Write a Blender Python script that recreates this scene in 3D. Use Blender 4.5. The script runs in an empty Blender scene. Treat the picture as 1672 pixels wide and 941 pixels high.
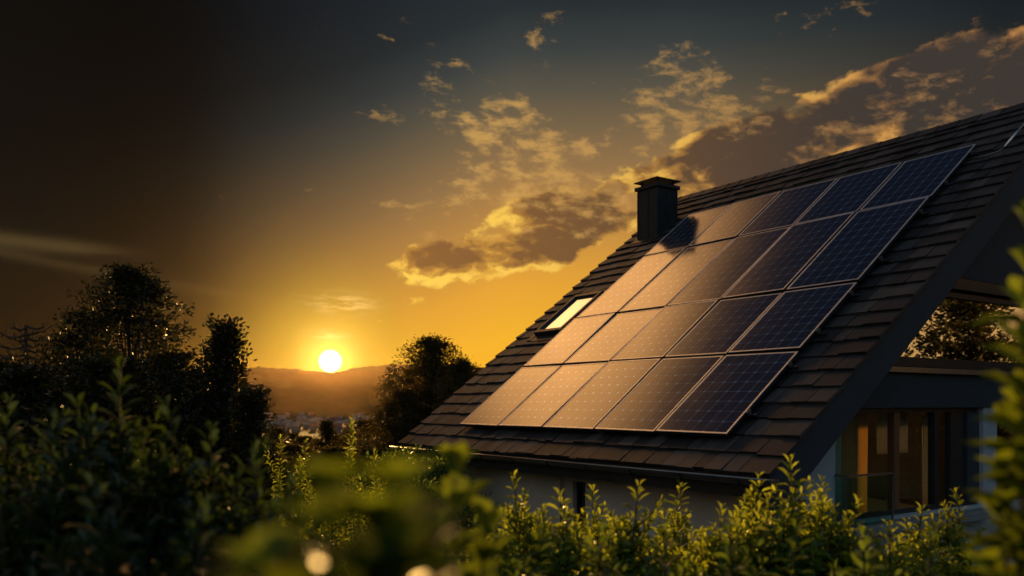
import bpy, math, random
import numpy as np
from mathutils import Vector, Matrix

S = bpy.context.scene
C = S.collection
R = math.radians
rng = np.random.default_rng(7)
random.seed(7)

# ------------------------------------------------------------------ camera
F_PX = 1396.0                       # focal length in pixels of the 1672 px wide photograph
CX, HY = 836.0, 661.0               # principal column and horizon row
cam = bpy.data.cameras.new('camera')
cam.sensor_width = 36.0
cam.lens = 36.0 * F_PX / 1672.0
cam.shift_y = (HY - 470.5) / 1672.0
cam.clip_start = 0.05
cam.clip_end = 30000
cam.dof.use_dof = True
cam.dof.focus_distance = 9.0
cam.dof.aperture_fstop = 1.9
cam_o = bpy.data.objects.new('camera', cam)
cam_o.rotation_euler = (R(90), 0, 0)
C.objects.link(cam_o)
S.camera = cam_o

# ------------------------------------------------------------------ render / view
S.render.engine = 'CYCLES'
S.view_settings.view_transform = 'Standard'
S.view_settings.look = 'None'
S.view_settings.exposure = 0.0
S.view_settings.gamma = 1.0
S.view_settings.use_curve_mapping = False
cy = S.cycles
cy.use_denoising = True
cy.max_bounces = 7
cy.diffuse_bounces = 3
cy.glossy_bounces = 3
cy.transmission_bounces = 4
cy.transparent_max_bounces = 12
cy.volume_bounces = 0
cy.caustics_reflective = False
cy.caustics_refractive = False
cy.sample_clamp_indirect = 4.0

# ------------------------------------------------------------------ sun and sky
SUN_AZ, SUN_EL = -12.0, 2.85        # degrees: azimuth from the view axis (+Y), elevation
sun_dir = Vector((math.sin(R(SUN_AZ)) * math.cos(R(SUN_EL)), math.cos(R(SUN_AZ)) * math.cos(R(SUN_EL)), math.sin(R(SUN_EL))))
sl = bpy.data.lights.new('sun', 'SUN')
sl.energy = 5.0
sl.angle = R(0.6)
sl.color = (1.0, 0.56, 0.16)
sun_o = bpy.data.objects.new('sun', sl)
lamp_dir = Vector((math.sin(R(SUN_AZ)) * math.cos(R(4.2)), math.cos(R(SUN_AZ)) * math.cos(R(4.2)), math.sin(R(4.2))))
sun_o.rotation_euler = lamp_dir.to_track_quat('Z', 'Y').to_euler()
C.objects.link(sun_o)

W = bpy.data.worlds.new('World')
S.world = W
W.use_nodes = True
W.cycles.sampling_method = 'MANUAL'
W.cycles.sample_map_resolution = 1024
nt = W.node_tree
nt.nodes.clear()


class V:
    """A float socket with arithmetic."""
    t = nt

    def __init__(s, sock): s.s = sock

    def _op(s, op, *a):
        n = s.t.nodes.new('ShaderNodeMath'); n.operation = op
        for i, x in enumerate((s,) + a):
            if isinstance(x, V): s.t.links.new(x.s, n.inputs[i])
            else: n.inputs[i].default_value = float(x)
        return V(n.outputs[0])

    def __add__(s, o): return s._op('ADD', o)
    __radd__ = __add__
    def __mul__(s, o): return s._op('MULTIPLY', o)
    __rmul__ = __mul__
    def __sub__(s, o): return s._op('SUBTRACT', o)
    def __rsub__(s, o): return (s * -1.0) + o
    def __truediv__(s, o): return s._op('DIVIDE', o)
    def __neg__(s): return s * -1.0
    def max(s, o): return s._op('MAXIMUM', o)
    def min(s, o): return s._op('MINIMUM', o)
    def abs(s): return s._op('ABSOLUTE')
    def exp(s): return s._op('EXPONENT')
    def gt(s, o): return s._op('GREATER_THAN', o)
    def clamp(s): return s.max(0.0).min(1.0)
    def sstep(s, a, b):
        n = s.t.nodes.new('ShaderNodeMapRange'); n.interpolation_type = 'SMOOTHSTEP'
        s.t.links.new(s.s, n.inputs[0])
        n.inputs[1].default_value = a; n.inputs[2].default_value = b
        return V(n.outputs[0])
    def gauss(s, c, w):
        d = (s - c) / w
        return (-(d * d)).exp()


def xyz(t, x, y, z):
    n = t.nodes.new('ShaderNodeCombineXYZ')
    for i, a in enumerate((x, y, z)):
        if isinstance(a, V): t.links.new(a.s, n.inputs[i])
        else: n.inputs[i].default_value = float(a)
    return n.outputs[0]


def noise(t, vec, scale, detail, rough, dist=0.0):
    n = t.nodes.new('ShaderNodeTexNoise')
    n.inputs['Scale'].default_value = scale; n.inputs['Detail'].default_value = detail
    n.inputs['Roughness'].default_value = rough; n.inputs['Distortion'].default_value = dist
    t.links.new(vec, n.inputs['Vector'])
    return V(n.outputs['Fac'])


def lin(c):
    return tuple(((x / 255.0) / 12.92 if x / 255.0 <= 0.04045 else (((x / 255.0) + 0.055) / 1.055) ** 2.4) for x in c)


def ramp(t, v, stops, interp='LINEAR'):
    """v in 0..1, stops = [(pos, linear rgb)]"""
    n = t.nodes.new('ShaderNodeValToRGB')
    cr = n.color_ramp; cr.interpolation = interp
    while len(cr.elements) < len(stops): cr.elements.new(0.5)
    for el, (p, c) in zip(cr.elements, stops):
        el.position = p; el.color = (*c, 1)
    t.links.new(v.s, n.inputs[0])
    return n.outputs[0]


def mixc(t, f, a, b, mode='MIX'):
    n = t.nodes.new('ShaderNodeMix'); n.data_type = 'RGBA'; n.blend_type = mode; n.clamp_factor = True
    if isinstance(f, V): t.links.new(f.s, n.inputs[0])
    else: n.inputs[0].default_value = f
    for i, c in ((6, a), (7, b)):
        if isinstance(c, tuple): n.inputs[i].default_value = (*c, 1)
        else: t.links.new(c, n.inputs[i])
    return n.outputs[2]


def scale_c(t, c, f):
    n = t.nodes.new('ShaderNodeVectorMath'); n.operation = 'SCALE'
    if isinstance(c, tuple): n.inputs[0].default_value = c
    else: t.links.new(c, n.inputs[0])
    if isinstance(f, V): t.links.new(f.s, n.inputs['Scale'])
    else: n.inputs['Scale'].default_value = f
    return n.outputs[0]


def add_c(t, a, b):
    n = t.nodes.new('ShaderNodeVectorMath'); n.operation = 'ADD'
    t.links.new(a, n.inputs[0]); t.links.new(b, n.inputs[1])
    return n.outputs[0]


def build_sky():
    t = nt
    tc = t.nodes.new('ShaderNodeTexCoord')
    sp = t.nodes.new('ShaderNodeSeparateXYZ')
    t.links.new(tc.outputs['Generated'], sp.inputs[0])
    x, y, z = V(sp.outputs[0]), V(sp.outputs[1]), V(sp.outputs[2])
    az = x._op('ARCTAN2', y) * 57.29578
    el = z.max(-1).min(1)._op('ARCSINE') * 57.29578
    sd = (x * sun_dir.x + y * sun_dir.y + z * sun_dir.z).max(-1).min(1)._op('ARCCOSINE') * 57.29578
    # base gradient: gold at the horizon to slate blue
    ele = el + (-az).max(0.0).min(30.0) * 0.33
    base = ramp(t, ((ele + 5.0) / 50.0).clamp(), [
        (0.00, lin((170, 100, 8))), (0.10, lin((238, 166, 28))), (0.19, lin((238, 174, 42))), (0.26, lin((226, 160, 52))),
        (0.34, lin((186, 134, 66))), (0.41, lin((146, 113, 72))), (0.46, lin((116, 97, 70))),
        (0.505, lin((86, 81, 68))), (0.55, lin((58, 63, 62))), (0.60, lin((38, 45, 48))), (0.68, lin((30, 37, 44))), (1.0, lin((20, 30, 48)))])
    side = ramp(t, ((az + 180.0) / 360.0).clamp(), [
        (0.00, (.20,) * 3), (0.25, (.25,) * 3), (0.375, (.05,) * 3), (0.412, (.02,) * 3), (0.432, (.020,) * 3), (0.443, (.072,) * 3),
        (0.452, (.28,) * 3), (0.4667, (.60,) * 3), (0.482, (.90,) * 3), (0.495, (1.02,) * 3), (0.53, (1.0,) * 3),
        (0.545, (.72,) * 3), (0.583, (.15,) * 3), (0.66, (.05,) * 3), (0.80, (.05,) * 3), (1.0, (.20,) * 3)])
    side_n = t.nodes.new('ShaderNodeSeparateColor'); t.links.new(side, side_n.inputs[0])
    sideV = V(side_n.outputs[0])
    # the high sky is a dim even blue all round
    hi = el.sstep(22.0, 50.0)
    sideV = sideV * (1.0 - hi) + hi * 0.9
    sky = scale_c(t, base, sideV)
    # yellow glow round the sun
    sky = mixc(t, (-(sd / 4.6) * (sd / 4.6)).exp() * 0.92, sky, (0.20, 0.26, 0.006))
    sky = add_c(t, sky, scale_c(t, (0.002, 0.006, 0.010), az.sstep(8.0, 30.0)))
    # ---------------- clouds
    wz = noise(t, xyz(t, az * 0.5, el * 0.8, 1.3), 1.0, 4.0, 0.5) - 0.5
    wz2 = noise(t, xyz(t, az * 0.5, el * 0.8, 8.3), 1.0, 4.0, 0.5) - 0.5
    def P(daz=0.0, de=0.0):
        return xyz(t, (az + daz + wz * 1.6) * 0.23, (el + de + wz2 * 1.0) * 0.42, 90.5)
    n0 = noise(t, P(), 1.0, 12.0, 0.56)
    n1 = noise(t, P(-1.0, -0.75), 1.0, 5.0, 0.5)
    lit = (n0 - n1)
    q = az + 10.0
    elc = q * 0.43 - q * q * 0.0038 + 7.0
    wid = q.max(0.0) * 0.03 + 2.6
    off = (el - elc) / wid
    band = (-(off * off * off * off)).exp() * az.sstep(-11.5, -6.5) * (1.0 - az.sstep(50, 75))
    dens = ((n0 - (0.80 - band * 0.455)) * 4.0).clamp()
    alpha = dens.sstep(0.0, 0.36)
    far = az.sstep(-10.0, 32.0)
    bright = mixc(t, far, (1.0, 0.62, 0.09), (0.58, 0.27, 0.075))
    mid = mixc(t, far, (0.55, 0.26, 0.04), (0.25, 0.12, 0.045))
    dark = mixc(t, az.sstep(-12.0, 25.0), (0.25, 0.112, 0.032), (0.048, 0.038, 0.032))
    ntex = noise(t, xyz(t, (az + wz * 2.0) * 0.8, (el + wz2 * 2.0) * 1.3, 4.4), 1.0, 9.0, 0.6)
    tone = (dens * 1.25 - lit * 4.2 + off * 0.10 + (ntex - 0.5) * 1.1 + 0.02).clamp()
    cl = mixc(t, tone.sstep(0.0, 0.45), bright, mid)
    cl = mixc(t, tone.sstep(0.22, 0.80), cl, dark)
    sky = mixc(t, alpha * 0.97, sky, cl)
    # thin mottled high cloud
    nf = noise(t, xyz(t, (az + wz * 1.5) * 0.50 + el * 0.2, el * 1.05, 9.1), 1.0, 10.0, 0.66)
    nbig = noise(t, xyz(t, az * 0.12, el * 0.2, 1.1), 1.0, 3.0, 0.5)
    patch = az.gauss(1.0, 6.0) * el.gauss(15.8, 2.4) + az.gauss(10.5, 4.0) * el.gauss(18.6, 1.3) * 0.85 + az.gauss(4.0, 5.0) * el.gauss(13.0, 1.8) * 0.7
    scatter = az.sstep(-26.0, -2.0) * (1.0 - az.sstep(26.0, 40.0)) * el.sstep(8.0, 12.0) * (1.0 - el.sstep(21.0, 28.0)) * 0.75 * nbig.sstep(0.42, 0.6)
    cir = ((nf - (0.68 - (patch + scatter).min(1.0) * 0.27)) * 4.0).clamp()
    cirfade = az.sstep(-26.0, -4.0) * 0.85 + 0.05
    sky = mixc(t, cir.sstep(0.0, 0.9) * 0.75 * cirfade, sky, mixc(t, far, (0.72, 0.40, 0.10), (0.42, 0.21, 0.07)))
    # long thin streaks low at the left and the small bright ones beside the sun
    ns = noise(t, xyz(t, az * 0.10, el * 1.1, 5.5), 1.0, 6.0, 0.55)
    st = (el + az * 0.045).gauss(8.05, 0.42) * (1.0 - az.sstep(-27.5, -22.0)) + (el + az * 0.14).gauss(4.4, 0.35) * (1.0 - az.sstep(-24.0, -12.0)) * 0.5
    sky = add_c(t, sky, scale_c(t, (0.055, 0.036, 0.012), st * ns.sstep(0.25, 0.6)))
    nl = noise(t, xyz(t, az * 0.55, el * 2.6, 2.2), 1.0, 6.0, 0.6)
    near = az.gauss(-12.2, 1.1) * el.gauss(4.55, 0.28) + az.gauss(-11.2, 1.8) * el.gauss(6.6, 0.55) * 1.0
    sky = mixc(t, (near * nl.sstep(0.40, 0.62)).clamp() * 0.75, sky, (0.85, 0.62, 0.22))
    # the disc and its aureole
    sky = add_c(t, sky, scale_c(t, (1.0, 0.74, 0.16), (-(sd / 1.5) * (sd / 1.5)).exp() * 0.9))
    sky = add_c(t, sky, scale_c(t, (1.0, 0.97, 0.90), (1.0 - sd.sstep(0.40, 0.85)) * 3.0))
    # unseen gold glow added above the view for the panels to mirror, mottled
    panel_glow = (1.0 - el.sstep(38.5, 45.5)) * az.gauss(-16.0, 13.0) * el.gauss(36.2, 6.0) * el.sstep(26.5, 31.0)
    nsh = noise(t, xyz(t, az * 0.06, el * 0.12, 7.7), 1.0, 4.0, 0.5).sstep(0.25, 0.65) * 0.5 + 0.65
    sky = add_c(t, sky, scale_c(t, (4.4, 2.05, 0.60), panel_glow * nsh))
    # afterglow along the horizon off to the right
    glow = az.gauss(83.5, 9.0) * el.gauss(3.5, 6.0) * el.sstep(-3.0, 1.0)
    sky = add_c(t, sky, scale_c(t, (1.00, 0.52, 0.16), glow * 1.0))
    # cool dim dome behind the camera
    back = (-y).sstep(-0.1, 0.9) * el.sstep(-5.0, 25.0)
    sky = add_c(t, sky, scale_c(t, (0.24, 0.175, 0.115), (az + 110.0).gauss(0.0, 38.0) * el.sstep(-5.0, 10.0)))
    sky = add_c(t, sky, scale_c(t, (0.17, 0.29, 0.39), back))
    sky = add_c(t, sky, scale_c(t, (0.045, 0.065, 0.095), el.sstep(52.0, 68.0)))
    nish = t.nodes.new('ShaderNodeTexSky'); nish.sky_type = 'NISHITA'
    nish.sun_disc = False
    nish.sun_elevation = R(SUN_EL); nish.sun_rotation = R(SUN_AZ)
    nish.altitude = 200; nish.dust_density = 2.0
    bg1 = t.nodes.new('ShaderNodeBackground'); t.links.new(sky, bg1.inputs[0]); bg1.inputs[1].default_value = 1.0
    bg2 = t.nodes.new('ShaderNodeBackground'); t.links.new(nish.outputs[0], bg2.inputs[0]); bg2.inputs[1].default_value = 0.001
    ad = t.nodes.new('ShaderNodeAddShader'); t.links.new(bg1.outputs[0], ad.inputs[0]); t.links.new(bg2.outputs[0], ad.inputs[1])
    out = t.nodes.new('ShaderNodeOutputWorld'); t.links.new(ad.outputs[0], out.inputs[0])


build_sky()

# ------------------------------------------------------------------ object helpers
def tag(o, label=None, cat=None, group=None, kind=None):
    if label: o['label'] = label
    if cat: o['category'] = cat
    if group: o['group'] = group
    if kind: o['kind'] = kind
    return o


def empty(name, loc=(0, 0, 0), label=None, cat=None, group=None):
    o = bpy.data.objects.new(name, None)
    o.empty_display_size = 0.2
    o.location = loc
    C.objects.link(o)
    return tag(o, label, cat, group)


class MB:
    """Collects faces, then links them as one mesh object."""
    def __init__(s):
        s.v, s.f, s.m, s.uv = [], [], [], {}

    def face(s, pts, m=0, uv=None):
        b = len(s.v)
        s.v.extend([tuple(map(float, p)) for p in pts])
        if uv is not None: s.uv[len(s.f)] = uv
        s.f.append(tuple(range(b, b + len(pts)))); s.m.append(m)

    def hexa(s, c, m=0):
        """8 corners: bottom 4 counter-clockwise from above, then the top 4"""
        b = len(s.v)
        s.v.extend([tuple(map(float, p)) for p in c])
        for q in ((3, 2, 1, 0), (4, 5, 6, 7), (0, 1, 5, 4), (1, 2, 6, 5), (2, 3, 7, 6), (3, 0, 4, 7)):
            s.f.append(tuple(b + i for i in q)); s.m.append(m)

    def box(s, o, ax, ay, az_, m=0):
        o, ax, ay, az_ = map(np.array, (o, ax, ay, az_))
        s.hexa([o, o + ax, o + ax + ay, o + ay, o + az_, o + ax + az_, o + ax + ay + az_, o + ay + az_], m)

    def prism(s, poly, d, m=0):
        """poly: list of 3-D points; extruded by the vector d"""
        poly = [np.array(p, float) for p in poly]; d = np.array(d, float); n = len(poly)
        b = len(s.v)
        s.v.extend([tuple(p) for p in poly] + [tuple(p + d) for p in poly])
        s.f.append(tuple(range(b + n - 1, b - 1, -1))); s.m.append(m)
        s.f.append(tuple(range(b + n, b + 2 * n))); s.m.append(m)
        for i in range(n):
            j = (i + 1) % n
            s.f.append((b + i, b + j, b + n + j, b + n + i)); s.m.append(m)

    def tube(s, pts, rad, k=6, m=0, cap=True):
        pts = [np.array(p, float) for p in pts]
        if np.isscalar(rad): rad = [rad] * len(pts)
        b = len(s.v); prev = None
        for i, p in enumerate(pts):
            t_ = pts[min(i + 1, len(pts) - 1)] - pts[max(i - 1, 0)]
            t_ = t_ / (np.linalg.norm(t_) + 1e-9)
            a = prev if prev is not None else (np.array([0, 0, 1.0]) if abs(t_[2]) < .8 else np.array([1.0, 0, 0]))
            a = a - t_ * (a @ t_); a /= (np.linalg.norm(a) + 1e-9); prev = a
            c = np.cross(t_, a)
            for j in range(k):
                th = 2 * math.pi * j / k
                s.v.append(tuple(p + rad[i] * (math.cos(th) * a + math.sin(th) * c)))
        for i in range(len(pts) - 1):
            for j in range(k):
                q = (j + 1) % k
                s.f.append((b + i * k + j, b + i * k + q, b + (i + 1) * k + q, b + (i + 1) * k + j)); s.m.append(m)
        if cap:
            s.f.append(tuple(b + j for j in reversed(range(k)))); s.m.append(m)
            e = b + (len(pts) - 1) * k
            s.f.append(tuple(e + j for j in range(k))); s.m.append(m)

    def mesh(s, name, mats, org=(0, 0, 0), smooth=False):
        me = bpy.data.meshes.new(name)
        o = np.array(org, float)
        v = np.array(s.v, float) - o if s.v else np.zeros((0, 3))
        me.from_pydata([tuple(p) for p in v], [], s.f)
        for m_ in (mats if isinstance(mats, (list, tuple)) else [mats]): me.materials.append(m_)
        me.polygons.foreach_set('material_index', s.m)
        if smooth: me.polygons.foreach_set('use_smooth', [True] * len(s.f))
        if s.uv:
            ul = me.uv_layers.new(name='UVMap')
            for fi, uv in s.uv.items():
                for k_, li in enumerate(me.polygons[fi].loop_indices): ul.data[li].uv = uv[k_]
        me.update()
        return me

    def build(s, name, mats, parent=None, org=None, smooth=False, bevel=0.0):
        if org is None: org = tuple(parent_world(parent)) if parent else (0, 0, 0)
        o = bpy.data.objects.new(name, s.mesh(name, mats, org, smooth))
        C.objects.link(o)
        if parent: o.parent = parent
        if bevel:
            b = o.modifiers.new('bevel', 'BEVEL'); b.width = bevel; b.segments = 2; b.limit_method = 'ANGLE'
        return o


def parent_world(p):
    v = Vector((0, 0, 0))
    while p is not None:
        v = v + p.location; p = p.parent
    return v


# ------------------------------------------------------------------ materials
def new_mat(name):
    m = bpy.data.materials.new(name); m.use_nodes = True
    t = m.node_tree; t.nodes.clear()
    out = t.nodes.new('ShaderNodeOutputMaterial')
    return m, t, out


def principled(name, col, rough=0.6, metal=0.0, spec=0.5, var=0.0, scale=4.0, bump=0.0, bscale=30.0, ior=1.45, coords='Object', stretch=None):
    m, t, out = new_mat(name)
    b = t.nodes.new('ShaderNodeBsdfPrincipled')
    b.inputs['Roughness'].default_value = rough; b.inputs['Metallic'].default_value = metal
    b.inputs['IOR'].default_value = ior
    b.inputs['Specular IOR Level'].default_value = spec
    b.inputs['Base Color'].default_value = (*col, 1)
    t.links.new(b.outputs[0], out.inputs[0])
    if var or bump:
        tc = t.nodes.new('ShaderNodeTexCoord'); vec = tc.outputs[coords]
        if stretch:
            mp = t.nodes.new('ShaderNodeMapping'); mp.inputs['Scale'].default_value = stretch
            t.links.new(vec, mp.inputs[0]); vec = mp.outputs[0]
        if var:
            n = noise(t, vec, scale, 8, 0.6)
            c = ramp(t, n, [(0.25, tuple(x * (1 - var) for x in col)), (0.75, tuple(min(1, x * (1 + var)) for x in col))])
            t.links.new(c, b.inputs['Base Color'])
            rr = n * 0.25 + (rough - 0.12)
            t.links.new(rr.s, b.inputs['Roughness'])
        if bump:
            nb = noise(t, vec, bscale, 6, 0.6)
            bn = t.nodes.new('ShaderNodeBump'); bn.inputs['Strength'].default_value = bump; bn.inputs['Distance'].default_value = 0.02
            t.links.new(nb.s, bn.inputs['Height']); t.links.new(bn.outputs[0], b.inputs['Normal'])
    return m


def leaf_mat(name, c1, c2, tr, trans=0.5, rough=0.32, spec=0.5):
    """c1..c2 leaf colour range, tr the colour of light through the leaf"""
    m, t, out = new_mat(name)
    g = t.nodes.new('ShaderNodeNewGeometry')
    r = V(g.outputs['Random Per Island'])
    col = ramp(t, r, [(0.0, c1), (1.0, c2)])
    b = t.nodes.new('ShaderNodeBsdfPrincipled')
    t.links.new(col, b.inputs['Base Color'])
    b.inputs['Roughness'].default_value = rough; b.inputs['Specular IOR Level'].default_value = spec
    tl = t.nodes.new('ShaderNodeBsdfTranslucent')
    tcol = ramp(t, r, [(0.0, tuple(x * 0.30 for x in tr)), (0.6, tuple(x * 0.6 for x in tr)), (1.0, tr)])
    t.links.new(tcol, tl.inputs[0])
    mx = t.nodes.new('ShaderNodeMixShader'); mx.inputs[0].default_value = trans
    t.links.new(b.outputs[0], mx.inputs[1]); t.links.new(tl.outputs[0], mx.inputs[2])
    t.links.new(mx.outputs[0], out.inputs[0])
    return m


def glass_mat(name, refl=0.3, tint=(0.9, 0.95, 0.93), rough=0.0):
    m, t, out = new_mat(name)
    tr = t.nodes.new('ShaderNodeBsdfTransparent'); tr.inputs[0].default_value = (*tint, 1)
    gl = t.nodes.new('ShaderNodeBsdfGlossy'); gl.inputs[0].default_value = (1, 1, 1, 1); gl.inputs['Roughness'].default_value = rough
    lw = t.nodes.new('ShaderNodeLayerWeight'); lw.inputs[0].default_value = 0.5
    fc = V(lw.outputs['Facing'])
    f = (fc * fc * fc * fc * 0.7 + refl).min(1.0)
    V.t = t
    mx = t.nodes.new('ShaderNodeMixShader'); t.links.new(f.s, mx.inputs[0])
    t.links.new(tr.outputs[0], mx.inputs[1]); t.links.new(gl.outputs[0], mx.inputs[2]); t.links.new(mx.outputs[0], out.inputs[0])
    return m


# V._op creates nodes in V.t: keep it pointed at the tree in use
_old_op = V._op
def _op(s, op, *a):
    V.t = s.s.node.id_data
    return _old_op(s, op, *a)
V._op = _op
_old_ss = V.sstep
def _ss(s, a, b):
    V.t = s.s.node.id_data
    return _old_ss(s, a, b)
V.sstep = _ss


def tile_mat():
    m, t, out = new_mat('roof_tile')
    b = t.nodes.new('ShaderNodeBsdfPrincipled')
    g = t.nodes.new('ShaderNodeNewGeometry'); r = V(g.outputs['Random Per Island'])
    uv = t.nodes.new('ShaderNodeUVMap'); uv.uv_map = 'UVMap'
    mp = t.nodes.new('ShaderNodeMapping'); mp.inputs['Scale'].default_value = (26, 2.2, 1)
    t.links.new(uv.outputs[0], mp.inputs[0])
    add = t.nodes.new('ShaderNodeVectorMath'); add.operation = 'ADD'
    t.links.new(mp.outputs[0], add.inputs[0]); t.links.new(xyz(t, r * 37.0, r * 91.0, r * 13.0), add.inputs[1])
    grain = noise(t, add.outputs[0], 1.0, 7, 0.65)
    big = noise(t, uv.outputs[0], 0.7, 5, 0.6)
    tone = (grain * 0.8 + r * 0.6 + big * 0.5 - 0.42).clamp()
    col = ramp(t, tone, [(0.15, (0.012, 0.0125, 0.0135)), (0.55, (0.030, 0.030, 0.031)), (0.95, (0.078, 0.073, 0.070))])
    t.links.new(col, b.inputs['Base Color'])
    t.links.new((grain * 0.3 + 0.36).s, b.inputs['Roughness']); moss = noise(t, uv.outputs[0], 2.6, 7, 0.65); c2_ = mixc(t, moss.sstep(0.60, 0.72) * 0.55, col, (0.045, 0.050, 0.022)); t.links.new(c2_, b.inputs['Base Color']); b.inputs['Specular IOR Level'].default_value = 0.35
    bn = t.nodes.new('ShaderNodeBump'); bn.inputs['Strength'].default_value = 0.5; bn.inputs['Distance'].default_value = 0.01
    t.links.new(grain.s, bn.inputs['Height']); t.links.new(bn.outputs[0], b.inputs['Normal'])
    t.links.new(b.outputs[0], out.inputs[0])
    return m


def cell_mat():
    """solar cells under glass: dark blue cells, fine lines, pale blue spots where the cell corners meet"""
    m, t, out = new_mat('solar_cells')
    uv = t.nodes.new('ShaderNodeUVMap'); uv.uv_map = 'UVMap'
    sp = t.nodes.new('ShaderNodeSeparateXYZ'); t.links.new(uv.outputs[0], sp.inputs[0])
    u, v = V(sp.outputs[0]), V(sp.outputs[1])          # in cells
    def dist(a):                                       # distance to the nearest whole number
        f = a._op('FRACT')
        return f.min(1.0 - f)
    du, dv = dist(u), dist(v)
    busb = dist(u * 3.0 + 0.5)
    dot = 1.0 - (du * du * 1.2 + dv * dv)._op('SQRT').sstep(0.05, 0.11)
    lu = 1.0 - du.sstep(0.012, 0.035)
    lv = 1.0 - dv.sstep(0.010, 0.030)
    bb = 1.0 - busb.sstep(0.02, 0.07)
    oi = t.nodes.new('ShaderNodeObjectInfo'); orand = V(oi.outputs['Random'])
    st = noise(t, xyz(t, u * 14.0, v * 0.5, orand * 31.0), 1.0, 6, 0.6)
    base = ramp(t, st, [(0.3, (0.006, 0.008, 0.017)), (0.7, (0.016, 0.021, 0.038))])
    c = mixc(t, bb * 0.35, base, (0.20, 0.23, 0.30))
    c = mixc(t, lu * 0.38, c, (0.52, 0.58, 0.68))
    c = mixc(t, lv * 0.38, c, (0.42, 0.50, 0.66))
    nd = noise(t, xyz(t, u * 0.9, v * 0.9, orand * 17.0), 1.0, 2, 0.5)
    c = mixc(t, dot * (nd.sstep(0.2, 0.6) * 0.6 + 0.4), c, (0.40, 0.68, 1.0))
    metal = (dot * 0.66).max(lu * 0.30).max(lv * 0.30).max(bb * 0.16)
    b = t.nodes.new('ShaderNodeBsdfPrincipled')
    t.links.new(c, b.inputs['Base Color'])
    b.inputs['IOR'].default_value = 2.2
    dust = noise(t, xyz(t, u * 0.35, v * 0.3, orand * 57.0), 1.0, 6, 0.6)
    t.links.new((st * 0.08 + dust * 0.10 + 0.03).s, b.inputs['Roughness'])
    t.links.new(metal.s, b.inputs['Metallic'])
    bn = t.nodes.new('ShaderNodeBump'); bn.inputs['Strength'].default_value = 0.06; bn.inputs['Distance'].default_value = 0.004
    t.links.new(st.s, bn.inputs['Height']); t.links.new(bn.outputs[0], b.inputs['Normal'])
    t.links.new(b.outputs[0], out.inputs[0])
    return m


M = {}
M['tile'] = tile_mat()
M['cells'] = cell_mat()
M['alu'] = principled('silver_aluminium', (0.86, 0.84, 0.80), 0.36, 0.9, var=0.05, scale=9)
M['black_alu'] = principled('black_aluminium', (0.018, 0.018, 0.02), 0.45, 0.2)
M['slate'] = principled('slate_paint', (0.040, 0.050, 0.060), 0.6, spec=0.25, var=0.22, scale=2.5, bump=0.08, bscale=60)
M['charcoal'] = principled('charcoal_metal', (0.030, 0.032, 0.035), 0.42, 0.35, var=0.3, scale=5)
M['gutter'] = principled('dark_zinc', (0.20, 0.185, 0.175), 0.33, 0.75, var=0.25, scale=3)
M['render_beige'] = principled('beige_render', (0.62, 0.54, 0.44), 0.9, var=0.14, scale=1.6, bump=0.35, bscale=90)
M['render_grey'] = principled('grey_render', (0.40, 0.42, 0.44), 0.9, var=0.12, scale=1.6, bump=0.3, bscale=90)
M['soffit'] = principled('dark_soffit', (0.035, 0.032, 0.03), 0.7, var=0.2, scale=6)
M['wood'] = principled('brown_wood', (0.16, 0.065, 0.03), 0.45, var=0.3, scale=5, stretch=(1, 1, 0.15))
M['room'] = principled('room_plaster', (0.55, 0.40, 0.25), 0.9, var=0.08, scale=2)
M['room_floor'] = principled('room_floor', (0.20, 0.13, 0.08), 0.4, var=0.2, scale=4)
M['concrete'] = principled('grey_concrete', (0.22, 0.22, 0.21), 0.85, var=0.2, scale=3, bump=0.2)
M['bark'] = principled('bark', (0.055, 0.042, 0.030), 0.9, var=0.4, scale=7, bump=0.6, bscale=25)
M['stem'] = principled('green_stem', (0.055, 0.045, 0.02), 0.85, spec=0.15, var=0.3, scale=12)
M['glass'] = glass_mat('window_glass', 0.07)
M['glass_up'] = glass_mat('upper_window_glass', 0.36)
M['rail_glass'] = glass_mat('rail_glass', 0.05, (0.70, 0.88, 0.84))
M['sky_pane'] = principled('rooflight_pane', (0.42, 0.50, 0.64), 0.05, 0.9, var=0.10, scale=1.6, stretch=(1, 1, 0.3))
def cloth(name, c, tr):
    m, t, out = new_mat(name)
    d = t.nodes.new('ShaderNodeBsdfDiffuse'); d.inputs[0].default_value = (*c, 1)
    tl = t.nodes.new('ShaderNodeBsdfTranslucent'); tl.inputs[0].default_value = (*tr, 1)
    mx = t.nodes.new('ShaderNodeMixShader'); mx.inputs[0].default_value = 0.5
    t.links.new(d.outputs[0], mx.inputs[1]); t.links.new(tl.outputs[0], mx.inputs[2]); t.links.new(mx.outputs[0], out.inputs[0])
    return m
M['curtain_green'] = cloth('green_curtain', (0.50, 0.66, 0.56), (0.55, 0.74, 0.58))
M['curtain_pale'] = cloth('pale_curtain', (0.55, 0.50, 0.40), (0.40, 0.32, 0.20))
M['curtain_warm'] = cloth('amber_curtain', (0.50, 0.34, 0.15), (0.85, 0.55, 0.18))
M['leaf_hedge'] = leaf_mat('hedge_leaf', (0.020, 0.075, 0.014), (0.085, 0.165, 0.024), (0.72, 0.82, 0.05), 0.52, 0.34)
M['leaf_front_shade'] = leaf_mat('shaded_hedge_leaf', (0.012, 0.050, 0.012), (0.040, 0.095, 0.018), (0.26, 0.38, 0.03), 0.42, 0.36)  # hedge leaf again, the front row's dimness put into its colours
M['leaf_left_shade'] = leaf_mat('shaded_shrub_leaf', (0.010, 0.028, 0.010), (0.026, 0.056, 0.016), (0.09, 0.15, 0.02), 0.36, 0.34)  # shade at the left edge painted into these leaf colours
M['leaf_near'] = leaf_mat('near_leaf', (0.024, 0.075, 0.018), (0.070, 0.130, 0.024), (0.40, 0.52, 0.03), 0.5, 0.5, 0.2)
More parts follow.
